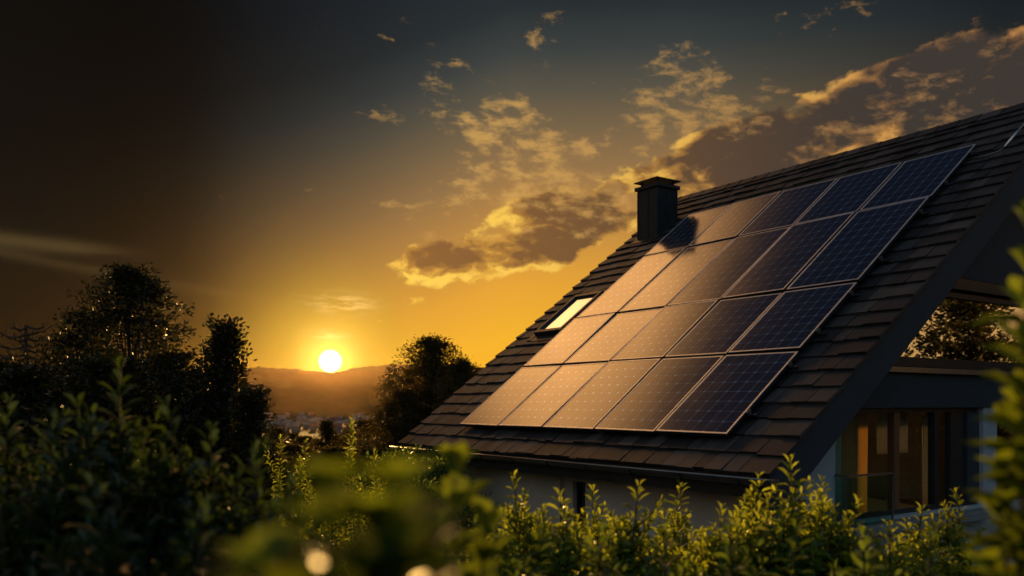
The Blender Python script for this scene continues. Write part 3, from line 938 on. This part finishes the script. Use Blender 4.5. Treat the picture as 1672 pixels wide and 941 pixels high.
# ------------------------------------------------------------------ curtains
def curtain(p0, p1, u, z0, z1, mat, label, waves, amp=0.035):
    nx = int(waves * 10); nz = 6
    mb = MB(); g = []
    for j in range(nz + 1):
        z = z0 + (z1 - z0) * j / nz
        g.append([HP(u + amp * (0.7 + 0.3 * j / nz) * math.sin(2 * math.pi * waves * i / nx + 0.3 * math.sin(j)), p0 + (p1 - p0) * i / nx, z) for i in range(nx + 1)])
    b = 0
    for j in range(nz + 1): mb.v.extend([tuple(p) for p in g[j]])
    for j in range(nz):
        for i in range(nx):
            a = j * (nx + 1) + i
            mb.f.append((a, a + 1, a + nx + 2, a + nx + 1)); mb.m.append(0)
    root = tuple(HP(u, (p0 + p1) / 2, z0))
    o = mb.build('curtain', mat, None, org=root, smooth=True); o.location = root
    md = o.modifiers.new('thickness', 'SOLIDIFY'); md.thickness = 0.004
    tag(o, label, 'curtain', 'curtains in the gable windows')
curtain(1.95, 2.62, NW + 0.40, zb + 0.02, zt - 0.02, M['curtain_green'], 'grey-green curtain hanging at the left edge of the sliding door', 6)
curtain(2.75, 3.36, NW + 0.46, zb + 0.02, zt - 0.02, M['curtain_warm'], 'thin amber curtain glowing in the wider pane of the sliding door', 5)
curtain(3.70, 4.50, NW + 0.50, -0.75, zt - 0.02, M['curtain_pale'], 'short pale curtain across the upper half of the narrower door pane', 6)
curtain(4.70, 5.00, NW + 0.36, zb + 0.02, zt - 0.02, M['curtain_pale'], 'slim pale curtain strip behind the rightmost pane of the sliding door', 2)

# ------------------------------------------------------------------ vegetation
LEAF8 = np.array([(0, 0, 0), (0.42, 0.40, 0), (0.42, -0.40, 0), (0.76, 0.44, 0), (0.76, -0.44, 0), (1.0, 0, 0), (0.42, 0, 0), (0.76, 0, 0)], float)
LEAF8F = [(0, 2, 6), (0, 6, 1), (6, 2, 4, 7), (1, 6, 7, 3), (7, 4, 5), (3, 7, 5)]
LEAF4 = np.array([(0, 0, 0), (0.5, 0.32, 0.05), (1, 0, 0), (0.5, -0.32, 0.05)], float)


def unit(a): return a / (np.linalg.norm(a, axis=-1, keepdims=True) + 1e-9)


def leaves_mesh(name, pos, dirs, nrm, length, width, mat, detail=True, curl=0.25):
    pos, dirs, nrm = np.array(pos), unit(np.array(dirs)), np.array(nrm)
    side = unit(np.cross(nrm, dirs)); nrm = unit(np.cross(dirs, side))
    length, width = np.array(length)[:, None, None], np.array(width)[:, None, None]
    T = LEAF8 if detail else LEAF4
    x, y = T[None, :, 0:1] * length, T[None, :, 1:2] * width
    fold = np.abs(T[None, :, 1:2]) * width * 0.55
    bend = -curl * (T[None, :, 0:1] ** 2) * length * rng.uniform(0.3, 1.5, (len(pos), 1, 1))
    v = pos[:, None, :] + dirs[:, None, :] * x + side[:, None, :] * y + nrm[:, None, :] * (fold + bend)
    N, k = v.shape[0], v.shape[1]
    me = bpy.data.meshes.new(name)
    if detail: fl = LEAF8F
    else: fl = [(0, 3, 2, 1)]
    lens = [len(q) for q in fl]; flat = np.concatenate([np.array(q) for q in fl])
    loops = (flat[None, :] + (np.arange(N) * k)[:, None]).ravel()
    tot = np.tile(lens, N); start = np.concatenate([[0], np.cumsum(tot)[:-1]])
    me.vertices.add(N * k); me.vertices.foreach_set('co', v.reshape(-1))
    me.loops.add(len(loops)); me.loops.foreach_set('vertex_index', loops.astype(np.int32))
    me.polygons.add(len(tot)); me.polygons.foreach_set('loop_start', start.astype(np.int32)); me.polygons.foreach_set('loop_total', tot.astype(np.int32))
    me.polygons.foreach_set('use_smooth', [True] * len(tot))
    me.update(calc_edges=True); me.validate()
    me.materials.append(mat)
    return me


def shoot_leaves(P, D, Nn, L, Wd, pts, ll, lw, step, tilt=1.12, per=3, tipfrac=0.6):
    """leaves in whorls along a stem given as points"""
    pts = np.array(pts); seg = np.linalg.norm(np.diff(pts, axis=0), axis=1); tot = seg.sum(); cum = np.concatenate([[0], np.cumsum(seg)])
    s = tot; ph = rng.uniform(0, 6.28)
    while s > 0:
        i = min(np.searchsorted(cum, s, side='right') - 1, len(seg) - 1); i = max(i, 0)
        p = pts[i] + (pts[i + 1] - pts[i]) * min(1, (s - cum[i]) / (seg[i] + 1e-9))
        ax = unit(pts[i + 1] - pts[i])
        a = np.cross(ax, [0.3, 0.9, 0.2]); a /= np.linalg.norm(a); b = np.cross(ax, a)
        fromtip = tot - s
        spread = tilt * (0.35 + 0.65 * min(1, fromtip / (ll * 1.6)))
        sc = tipfrac + (1 - tipfrac) * min(1, fromtip / (ll * 1.2))
        for j in range(per):
            th = ph + 6.283 * j / per + rng.uniform(-0.3, 0.3)
            rad = math.cos(th) * a + math.sin(th) * b
            sp = spread * rng.uniform(0.75, 1.25)
            d = ax * math.cos(sp) + rad * math.sin(sp)
            P.append(p + rad * 0.004); D.append(d); Nn.append(ax * math.sin(sp) - rad * math.cos(sp) + rng.normal(0, 0.25, 3))
            q = ll * sc * rng.uniform(0.75, 1.15); L.append(q); Wd.append(q * lw * rng.uniform(0.85, 1.15))
        ph += 1.1
        s -= step * rng.uniform(0.8, 1.25)


def make_shrub(H, Rad, nsh, ll, lw, leafm, step, leader=0.14, shoot=(0.22, 0.42), filler=900, seed=1, top_pow=1.6, detail=True, per=3, leaders=None):
    """returns (foliage mesh, stem mesh); origin at the ground, crown up to H"""
    global rng
    rng = np.random.default_rng(seed)
    P, D, Nn, L, Wd = [], [], [], [], []
    st = MB()
    for k in range(nsh):
        a = rng.uniform(0, 6.283); r = Rad * math.sqrt(rng.uniform(0, 1))
        if k == 0: r = 0
        top = H * (1 - 0.34 * (r / Rad) ** top_pow) - (0 if k == 0 else rng.uniform(0.3, 1.0) * leader * (1 if k > 4 else 0.4))
        if k > nsh * 0.6: top *= rng.uniform(0.62, 0.95)
        tip = np.array([math.cos(a) * r, math.sin(a) * r, top])
        ln = rng.uniform(*shoot)
        lean = np.array([math.cos(a), math.sin(a), 0]) * rng.uniform(0.05, 0.5) * (r / Rad) + np.array([*rng.normal(0, 0.10, 2), 0])
        root = tip - unit(np.array([0, 0, 1.0]) + lean) * ln
        midp = (tip + root) / 2 + np.array([*rng.normal(0, 0.012, 2), 0])
        pts = [root, midp, tip]
        shoot_leaves(P, D, Nn, L, Wd, pts, ll, lw, step, per=per)
        if k < nsh * 0.6:
            for _ in range(rng.integers(1, 4)):
                f0 = rng.uniform(0.0, 0.55); q0 = root + (tip - root) * f0; aa = rng.uniform(0, 6.283)
                dd = unit(np.array([math.cos(aa), math.sin(aa), rng.uniform(0.7, 1.5)])); l2 = ln * rng.uniform(0.25, 0.55)
                tw = [q0, q0 + dd * l2 * .5, q0 + dd * l2 + np.array([0, 0, l2 * .15])]
                shoot_leaves(P, D, Nn, L, Wd, tw, ll * 0.85, lw, step, per=per)
                st.tube(tw, [0.004, 0.003, 0.0015], 4)
        st.tube([np.array([root[0] * 0.25, root[1] * 0.25, 0.0]), np.array([root[0] * 0.8, root[1] * 0.8, root[2] * 0.55]), root, midp, tip], [0.010, 0.008, 0.005, 0.004, 0.002], 5)
    for k in range(filler):
        a = rng.uniform(0, 6.283); r = Rad * 1.02 * math.sqrt(rng.uniform(0.0, 1))
        zmax = H * (1 - 0.40 * (r / Rad) ** top_pow) - leader * 0.9
        z = rng.uniform(0.10 * H, max(0.2 * H, zmax))
        P.append((math.cos(a) * r, math.sin(a) * r, z)); d = np.array([math.cos(a), math.sin(a), rng.uniform(0.0, 1.2)]) + rng.normal(0, 0.5, 3)
        D.append(d); Nn.append(np.array([0, 0, 1.0]) + rng.normal(0, 0.5, 3)); q = ll * rng.uniform(0.8, 1.3); L.append(q); Wd.append(q * lw)
    return leaves_mesh('foliage', P, D, Nn, L, Wd, leafm, detail), st.mesh('stem', M['stem'], smooth=True)


def place_plant(name, meshes, base, scale, rotz, label, cat, group=None, parts=('foliage', 'stem')):
    root = empty(name, tuple(base), label, cat, group)
    root.rotation_euler = (0, 0, rotz); root.scale = scale if isinstance(scale, tuple) else (scale,) * 3
    for nm, me in zip(parts, meshes):
        if me is None: continue
        o = bpy.data.objects.new(nm, me); C.objects.link(o); o.parent = root
    return root


# --- the lit hedge in front of the house: each shrub has one leader whose tip sits where the photo shows it
SH = [make_shrub(1.35, 0.33, 84, 0.064, 0.44, M['leaf_hedge'], 0.031, seed=11 + i, filler=1500, leader=0.20, shoot=(0.16, 0.36), top_pow=1.8) for i in range(5)]
SF = [make_shrub(1.35, 0.36, 70, 0.060, 0.46, M['leaf_front_shade'], 0.032, seed=91 + i, filler=1500, leader=0.26, shoot=(0.14, 0.36), top_pow=1.6) for i in range(2)]
def shrub_at(name, meshset, i, X, Y, depth, H, label, cat, group, widen=1.0, rot=None):
    p = px(X, Y, depth); g = gz(p[0], p[1]) - 0.03
    k = (p[2] - g) / H
    return place_plant(name, meshset[i % len(meshset)], (p[0], p[1], g), (widen, widen, k), random.uniform(0, 6.28) if rot is None else rot, label, cat, group)
hedge = [  # x, y of the top leader, depth, what it stands in front of
    (840, 770, 3.9, 'yellow-green shrub with a tall pointed shoot at the left end of the lit hedge'),
    (915, 800, 3.6, 'leafy green shrub just left of the narrow eaves window'),
    (968, 792, 4.2, 'green shrub with upright shoots directly below the narrow eaves window'),
    (1042, 784, 3.7, 'bright-tipped shrub with one tall shoot, before the middle of the beige wall'),
    (1112, 786, 4.1, 'lit shrub with twin shoots below the gutter, right of the tallest mid-wall shoot'),
    (1178, 822, 3.5, 'low shrub filling the dip in the lit hedge below the gutter'),
    (1238, 782, 4.0, 'golden-lit shrub under the right end of the gutter'),
    (1290, 756, 3.7, 'tallest golden shrub of the lit hedge, below the foot of the roof edge'),
    (1342, 786, 4.0, 'golden shrub before the pale corner wall beside the sliding door'),
    (1400, 822, 3.6, 'green shrub directly below the glass balustrade'),
    (1505, 832, 4.0, 'loose leafy shrub standing before the sliding door frame'),
    (1560, 806, 4.2, 'leafy shrub before the grey pillar between the lower windows'),
    (1452, 862, 3.4, 'dim low shrub between the balustrade and the door shrub'),
]
for i, (X, Y, d, lab) in enumerate(hedge):
    shrub_at('shrub', SH, i, X, Y + (10 if X < 1200 else 0), d, 1.35, lab, 'shrub', 'lit shrubs in front of the house', 1.0 + 0.12 * math.sin(i * 2.1))
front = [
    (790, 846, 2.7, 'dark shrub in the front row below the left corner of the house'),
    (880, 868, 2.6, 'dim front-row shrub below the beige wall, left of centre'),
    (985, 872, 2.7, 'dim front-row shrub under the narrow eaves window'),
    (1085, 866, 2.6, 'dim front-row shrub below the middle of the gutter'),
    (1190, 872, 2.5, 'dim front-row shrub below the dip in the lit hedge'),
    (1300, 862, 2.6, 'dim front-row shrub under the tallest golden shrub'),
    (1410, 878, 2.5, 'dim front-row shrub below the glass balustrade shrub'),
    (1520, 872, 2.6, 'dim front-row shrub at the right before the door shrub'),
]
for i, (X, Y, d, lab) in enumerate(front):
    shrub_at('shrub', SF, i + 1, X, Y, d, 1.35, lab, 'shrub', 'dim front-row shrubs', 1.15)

# --- the big shrubs at the left, shade painted into their leaf colour
LS = [make_shrub(1.7, 0.46, 120, 0.080, 0.42, M['leaf_left_shade'], 0.034, seed=31 + i, filler=2200, leader=0.22, shoot=(0.20, 0.42), top_pow=1.5) for i in range(3)]
left = [
    (195, 606, 2.5, 1.0, 'big shade-coloured shrub rising highest at the lower left'),
    (272, 668, 2.3, 0.9, 'dark shrub with a pointed top just right of the highest one at lower left'),
    (345, 706, 2.4, 0.9, 'dark shrub with glinting leaves below the pyramid-shaped tree'),
    (420, 742, 2.3, 0.85, 'lower dark shrub sloping down towards the blurred leaves at bottom centre'),
    (90, 690, 2.2, 1.0, 'nearly black shrub left of the highest left shrub'),
    (12, 660, 2.6, 1.0, 'nearly black shrub cut by the left edge of the picture'),
    (490, 826, 2.3, 0.7, 'small dark shrub with pale glints right beside the blurred bottom leaves'),
    (150, 800, 1.7, 0.9, 'black shrub low in the bottom left corner'),
    (330, 830, 1.7, 0.9, 'dark low shrub at the bottom, between left corner and blurred leaves'),
]
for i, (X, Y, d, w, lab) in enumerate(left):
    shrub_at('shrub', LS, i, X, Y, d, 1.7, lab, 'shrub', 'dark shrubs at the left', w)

# --- close blurred sprays
def make_spray(H, ll, lw, seed, nsh=3, spread=0.07):
    """a few stout shoots with big leaves set in well spaced whorls"""
    global rng
    rng = np.random.default_rng(seed)
    P, D, Nn, L, Wd = [], [], [], [], []
    st = MB()
    for k in range(nsh):
        a = rng.uniform(0, 6.283); r = 0 if k == 0 else spread * rng.uniform(0.6, 1.2)
        top = H * (1.0 if k == 0 else rng.uniform(0.55, 0.85))
        tip = np.array([math.cos(a) * r, math.sin(a) * r, top])
        pts = [np.array([0, 0, 0.0]), np.array([tip[0] * .6, tip[1] * .6, top * .5]), tip]
        shoot_leaves(P, D, Nn, L, Wd, pts, ll, lw, ll * 0.72, per=4, tilt=1.0, tipfrac=0.8)
        st.tube(pts, [0.006, 0.005, 0.002], 6)
    return leaves_mesh('foliage', P, D, Nn, L, Wd, M['leaf_near'], True, 0.3), st.mesh('stem', M['stem'], smooth=True)
NS = [make_spray(0.62, 0.084, 0.58, 51), make_spray(0.62, 0.080, 0.62, 52, 3, 0.08)]
def near_spray(X, Y, d, k, w, label, i):
    p = px(X, Y, d)
    base = (p[0], p[1], p[2] - 0.62 * k)
    root = place_plant('garden_plant', NS[i], base, (w, w, k), 0.6 + i, label, 'plant', 'blurred plants close to the camera')
    g = gz(p[0], p[1]) - 0.02
    mb = MB(); L_ = (base[2] - g)
    mb.tube([(0.02, 0.01, -L_ / k), (0.0, 0.015, -L_ * .5 / k), (0, 0, 0.12)], [0.012 / w, 0.009 / w, 0.006 / w], 6)
    o = bpy.data.objects.new('stalk', mb.mesh('stalk', M['stem'], smooth=True)); C.objects.link(o); o.parent = root
near_spray(535, 806, 0.60, 0.40, 0.85, 'blurred green plant with broad leaves at the bottom, left of the upright blurred leaf', 0)
near_spray(648, 800, 0.64, 0.42, 0.80, 'blurred plant with one leaf tip pointing up at the bottom centre', 1)
near_spray(742, 778, 1.35, 0.9, 1.0, 'softly blurred plant with light tips standing before the downpipe', 0)
near_spray(1692, 392, 1.3, 1.0, 0.9, 'tall blurred leafy sprig along the right edge before the gable', 0)
near_spray(1698, 722, 1.25, 0.75, 0.9, 'blurred broad-leaved sprig at lower right before the second lower window', 1)
near_spray(1716, 560, 1.3, 0.8, 0.9, 'blurred sprig cut by the right edge before the sill of the upper window', 1)
near_spray(618, 862, 0.62, 0.5, 1.0, 'dark blurred plant filling the bottom edge between the two blurred leaf tips', 1)
# --- trees
def make_tree(H, prof, ntip, nleaf, ls, leafm, seed, clump=0.32, trunk_r=0.09, gap=0.35, limbs=26, zlo=0.25, upward=0.3):
    """prof(t) = crown radius at height fraction t; returns crown and trunk meshes"""
    global rng
    rng = np.random.default_rng(seed)
    tips = []
    lob = rng.uniform(0, 6.28, 4)
    while len(tips) < ntip:
        t_ = rng.uniform(zlo, 1.0); a = rng.uniform(0, 6.283)
        rr = prof(t_) * (1 + gap * 0.5 * math.sin(3 * a + lob[0] + 4 * t_) + gap * 0.5 * math.sin(5 * a + lob[1] - 9 * t_))
        r = rr * rng.uniform(0.0, 1) ** 0.55
        if vnoise(np.array(a * 2.2 + 7), np.array(t_ * 9.0), seed) < gap * 0.9 and r > rr * 0.35: continue
        tips.append((math.cos(a) * r, math.sin(a) * r, t_ * H))
    tips = np.array(tips)
    N = ntip * nleaf
    c = np.repeat(tips, nleaf, 0) + np.clip(rng.normal(0, 0.5, (N, 3)), -0.85, 0.85) * clump * np.repeat(rng.uniform(0.5, 1.25, ntip), nleaf)[:, None] * np.array([1, 1, 0.7])
    d = unit(c - np.repeat(tips, nleaf, 0)) + rng.normal(0, 0.5, (N, 3)) + np.array([0, 0, upward])
    crown = leaves_mesh('crown', c, d, rng.normal(0, 1, (N, 3)), ls * rng.uniform(0.6, 1.25, N), ls * rng.uniform(0.7, 1.1, N), leafm, False)
    st = MB()
    w = [np.array([0, 0, -0.3])] + [np.array([rng.normal(0, .04) * H * .1, rng.normal(0, .04) * H * .1, H * q]) for q in (0.2, 0.45, 0.7, 0.9)]
    st.tube(w, [trunk_r * 1.25, trunk_r, trunk_r * .75, trunk_r * .45, trunk_r * .15], 8)
    for k in rng.choice(ntip, min(limbs, ntip), replace=False):
        tp = tips[k]; zz = max(tp[2] * rng.uniform(0.45, 0.8), 0.12 * H)
        sp = np.array([0, 0, zz]); md = (sp + tp) / 2 + np.array([0, 0, -0.02 * H])
        r0 = trunk_r * 0.42 * (1 - 0.6 * zz / H)
        st.tube([sp, md, tp], [r0, r0 * .6, r0 * .2], 5)
    return crown, st.mesh('trunk', M['bark'], smooth=True)


def tree_at(name, meshes, H, X, Y, depth, widen, label, cat='tree', group=None, rot=0.0, bury=0.0):
    p = px(X, Y, depth); g = gz(p[0], p[1])
    k = (p[2] - g) / H
    return place_plant(name, meshes, (p[0], p[1], g), (widen, widen, k), rot, label, cat, group, ('crown', 'trunk'))

def dome(w, lo=0.2, pk=0.55):
    return lambda t: w * (math.sin(math.pi * min(1, max(0, (t - lo * 0.6)) / (1 - lo * 0.6)) ** 0.8) ** 0.6 * 0.95 + 0.05)
def cone(w): return lambda t: w * (1.03 - t) ** 0.8
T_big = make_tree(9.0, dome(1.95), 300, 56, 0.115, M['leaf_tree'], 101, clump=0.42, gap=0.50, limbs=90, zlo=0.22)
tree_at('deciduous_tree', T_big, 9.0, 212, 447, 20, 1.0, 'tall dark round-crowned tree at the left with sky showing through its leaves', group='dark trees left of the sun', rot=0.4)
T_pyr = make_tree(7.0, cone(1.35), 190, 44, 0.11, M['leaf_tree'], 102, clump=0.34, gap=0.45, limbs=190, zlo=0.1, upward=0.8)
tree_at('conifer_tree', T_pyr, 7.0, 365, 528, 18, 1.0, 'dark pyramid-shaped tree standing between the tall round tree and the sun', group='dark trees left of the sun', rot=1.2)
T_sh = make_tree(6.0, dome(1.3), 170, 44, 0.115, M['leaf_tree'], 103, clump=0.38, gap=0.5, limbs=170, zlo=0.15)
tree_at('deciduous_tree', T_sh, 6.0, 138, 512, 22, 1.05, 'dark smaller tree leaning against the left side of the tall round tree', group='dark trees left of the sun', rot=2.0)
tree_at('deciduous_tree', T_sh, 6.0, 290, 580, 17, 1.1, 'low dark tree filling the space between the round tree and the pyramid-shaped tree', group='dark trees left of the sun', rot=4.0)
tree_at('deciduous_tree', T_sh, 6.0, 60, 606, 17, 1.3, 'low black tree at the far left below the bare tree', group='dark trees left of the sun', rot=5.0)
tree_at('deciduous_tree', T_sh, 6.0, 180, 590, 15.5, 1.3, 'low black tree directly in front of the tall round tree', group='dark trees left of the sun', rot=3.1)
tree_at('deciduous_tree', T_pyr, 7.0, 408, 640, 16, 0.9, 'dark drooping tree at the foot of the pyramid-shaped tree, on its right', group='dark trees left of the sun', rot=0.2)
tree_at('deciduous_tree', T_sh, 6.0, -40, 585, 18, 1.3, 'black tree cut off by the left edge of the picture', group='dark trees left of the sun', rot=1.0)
T_r = make_tree(9.0, dome(2.3, 0.05), 620, 46, 0.125, M['leaf_gold'], 104, clump=0.46, gap=0.22, limbs=260, zlo=0.08)
tree_at('deciduous_tree', T_r, 9.0, 704, 555, 40, 1.15, 'broad olive-gold tree beside the left slope of the roof', rot=0.9)
tree_at('deciduous_tree', T_r, 9.0, 662, 640, 38, 0.85, 'lower olive tree at the left foot of the broad tree beside the roof', rot=2.9)
tree_at('deciduous_tree', T_r, 9.0, 756, 590, 36, 0.62, 'olive tree half hidden behind the roof edge, right of the broad one', rot=4.4)
# bare tree
def bare_tree():
    global rng
    rng = np.random.default_rng(77)
    st = MB(); H = 5.4
    st.tube([(0, 0, -0.2), (0.03, 0, H * .5), (0, 0.02, H)], [0.13, 0.10, 0.05], 8)
    br = MB()
    for k in range(22):
        z = H * (0.74 + 0.26 * (k + 0.5) / 22); a = k * 2.4 + rng.uniform(-.4, .4); ln = (0.95 - 1.6 * abs(z / H - 0.88)) * rng.uniform(0.7, 1.1)
        d = np.array([math.cos(a), math.sin(a), 0])
        p0 = np.array([0, 0, z]); pts = [p0, p0 + d * ln * .4 + [0, 0, -0.08], p0 + d * ln * .75 + [0, 0, -0.02], p0 + d * ln + [0, 0, 0.14]]
        br.tube(pts, [0.04, 0.03, 0.02, 0.008], 5)
        for q in range(5):
            f_ = rng.uniform(.4, 1); pp = p0 + d * ln * f_ + np.array([0, 0, -0.05]); dd = d * .5 + np.array([rng.normal(0, .6), rng.normal(0, .6), rng.uniform(.0, .7)])
            br.tube([pp, pp + dd * .22, pp + dd * .45 + [0, 0, .06]], [0.014, 0.010, 0.004], 4)
    return st.mesh('trunk', M['bark'], smooth=True), br.mesh('branch', M['bark'], smooth=True)
p = px(42, 528, 30); g = gz(p[0], p[1])
bt = bare_tree()
place_plant('bare_tree', bt, (p[0], p[1], g), (1, 1, (p[2] - g) / 5.45), 0.3, 'leafless dark tree with flat level branches at the far left', 'tree', 'dark trees left of the sun', ('trunk', 'branch'))
# slope trees under the sun
T_c = make_tree(8.0, cone(1.9), 300, 16, 0.26, M['leaf_gold'], 105, clump=0.45, gap=0.3, limbs=20, zlo=0.06, upward=0.6)
T_d = make_tree(8.0, dome(2.3, 0.05), 300, 16, 0.28, M['leaf_gold'], 106, clump=0.5, gap=0.3, limbs=20, zlo=0.08)
slope = [
    (452, 682, 60, 'c', 0.9, 'dark tree left of the sun gap, right beside the pyramid-shaped tree'),
    (498, 694, 66, 'd', 0.9, 'rounded dark tree on the slope, below the town left of the sun'),
    (534, 670, 52, 'c', 0.75, 'pointed dark tree on the slope straight below the sun'),
    (566, 688, 62, 'd', 0.7, 'small rounded tree on the slope just right below the sun'),
    (600, 668, 56, 'd', 0.95, 'dark rounded tree on the slope beside the broad olive tree'),
    (632, 690, 44, 'c', 0.8, 'pointed dark tree at the left foot of the broad olive tree'),
    (475, 722, 40, 'd', 0.8, 'low bushy tree on the near slope, left of centre below the sun'),
    (545, 726, 36, 'd', 0.8, 'low bushy tree on the near slope straight below the sun'),
    (610, 728, 34, 'd', 0.75, 'low bushy tree on the near slope below the broad olive tree'),
    (520, 704, 58, 'd', 0.8, 'dark rounded tree on the slope in front of the middle of the town'),
    (580, 698, 70, 'c', 0.8, 'slim pointed tree on the slope, between the sun and the broad olive tree'),
    (478, 690, 74, 'c', 0.9, 'pointed dark tree at the left end of the town'),
    (600, 706, 46, 'd', 0.7, 'small dark rounded tree on the slope below the right end of the town'),
    (430, 716, 34, 'c', 0.9, 'dark pointed tree on the near slope next to the pyramid-shaped tree'),
]
for X, Y, d, kind, w, lab in slope:
    tree_at('conifer_tree' if kind == 'c' else 'deciduous_tree', T_c if kind == 'c' else T_d, 8.0, X, Y + (20 if d > 42 else 6), d, w, lab, group='trees on the slope below the sun', rot=random.uniform(0, 6))
# tall bushes behind the shrubs, left of the house
BS = [make_shrub(3.0, 0.62, 90, 0.085, 0.40, M['leaf_hedge'], 0.036, seed=71 + i, filler=1500, leader=0.7, shoot=(0.5, 1.0), top_pow=1.1) for i in range(2)]
bushes = [
    (574, 688, 9.5, 0, 0.95, 'tall loose bush with gold-rimmed leaves below the sun, left of the house'),
    (500, 722, 9.0, 1, 0.9, 'loose bush with gold-rimmed leaves left of the tallest gold-rimmed one'),
    (458, 716, 9.8, 0, 0.8, 'narrow upright bush at the right foot of the dark left shrubs'),
    (612, 738, 8.6, 1, 0.75, 'low gold-flecked bush on the right side of the tallest gold-rimmed one'),
    (540, 770, 7.6, 1, 0.9, 'low leafy bush above the blurred bottom leaves'),
]
for X, Y, d, i, w, lab in bushes: shrub_at('bush', BS, i, X, Y, d, 3.0, lab, 'bush', 'gold-rimmed bushes left of the house', w)
T_hedge = make_tree(4.0, dome(1.4, 0.02), 300, 26, 0.10, M['leaf_soft'], 107, clump=0.3, gap=0.2, limbs=12, zlo=0.04)
for X, Y, d, w, r_, lab in ((640, 748, 13.5, 0.9, 0.3, 'soft green rounded bush between the gold-rimmed bush and the downpipe'), (692, 742, 15.5, 0.9, 2.0, 'green bush directly behind the left end of the gutter'),
                            (722, 760, 13.0, 0.7, 4.0, 'green bush touching the downpipe at the left corner of the house'), (670, 800, 10.5, 0.7, 5.0, 'low green bush in front of the downpipe bush')):
    tree_at('bush', T_hedge, 4.0, X, Y, d, w, lab, 'bush', 'green bushes at the left corner of the house', rot=r_)
# tree off to the right, seen mirrored in the upper window
p = np.array([17.5, 15.0]); g = gz(*p)
place_plant('deciduous_tree', make_tree(7.0, dome(2.2, 0.1), 230, 60, 0.14, M['leaf_gold'], 108, clump=0.45, gap=0.45, limbs=190, zlo=0.12), (p[0], p[1], g), (0.95, 0.95, 1.0), 0, 'leafy tree mirrored in the upper gable window', 'tree', None, ('crown', 'trunk'))

# ------------------------------------------------------------------ town in the valley
tw = [principled('town_wall_white', (0.20, 0.175, 0.15), 0.9), principled('town_wall_grey', (0.15,0.14,0.135), 0.9), principled('town_wall_tan', (0.26, 0.20, 0.15), 0.9)]
tr_ = [principled('town_roof_grey', (0.16, 0.16, 0.17), 0.8), principled('town_roof_red', (0.20, 0.08, 0.05), 0.8)]
def town_house(w, d, hgt, wi, ri):
    root = empty('town_house')
    mb = MB(); mb.box((-w / 2, -d / 2, -2), (w, 0, 0), (0, d, 0), (0, 0, hgt + 2)); mb.build('wall', tw[wi], root)
    mb = MB(); o = 0.5
    q = [(-w / 2 - o, -d / 2 - o, hgt), (w / 2 + o, -d / 2 - o, hgt), (w / 2 + o, d / 2 + o, hgt), (-w / 2 - o, d / 2 + o, hgt)]
    r0, r1 = (-w / 2 - o, 0, hgt + d * .38), (w / 2 + o, 0, hgt + d * .38)
    mb.face([q[0], q[1], r1, r0]); mb.face([q[2], q[3], r0, r1]); mb.face([q[1], q[2], r1]); mb.face([q[3], q[0], r0]); mb.face(q[::-1])
    mb.build('roof', tr_[ri], root)
    return root
names = ['white', 'grey', 'tan']
protos = {}
random.seed(21)
cands = []
for i in range(84):
    X = random.uniform(405, 660); r = random.uniform(760, 1560)
    cands.append((X, r))
for i, (X, r) in enumerate(cands):
    wi, ri = random.choice((0, 1, 1, 2)), random.choice((0, 0, 0, 1))
    key = (wi, ri)
    lab = f"tiny {names[wi]} house with a {'red' if ri else 'grey'} roof in the valley town below the sun"
    if key not in protos:
        o = protos[key] = town_house(random.uniform(9, 13), random.uniform(8, 10), random.uniform(5, 7.5), wi, ri)
    else:
        src = protos[key]; o = src.copy(); C.objects.link(o)
        for ch in src.children:
            c = ch.copy(); C.objects.link(c); c.parent = o
    q = px(X, HY, r); o.location = (q[0], q[1], gz(q[0], q[1]))
    o.rotation_euler = (0, 0, random.uniform(-0.6, 0.6)); o.scale = (random.uniform(.6, 1.2), random.uniform(.6, 1.0), random.uniform(.6, 1.1))
    tag(o, lab, 'house', 'houses of the valley town')

# ------------------------------------------------------------------ air
def build_haze():
    mb = MB()
    mb.box((-5200, -220, -75), (10400, 0, 0), (0, 9300, 0), (0, 0, 75 + 225))
    m, t, out = new_mat('haze_air')
    pv = t.nodes.new('ShaderNodeVolumePrincipled')
    pv.inputs['Color'].default_value = (1.0, 0.66, 0.34, 1)
    pv.inputs['Density'].default_value = HAZE
    pv.inputs['Anisotropy'].default_value = 0.925
    t.links.new(pv.outputs[0], out.inputs['Volume'])
    o = mb.build('haze', m)
    o['kind'] = 'stuff'
HAZE = 2.2e-6
build_haze()
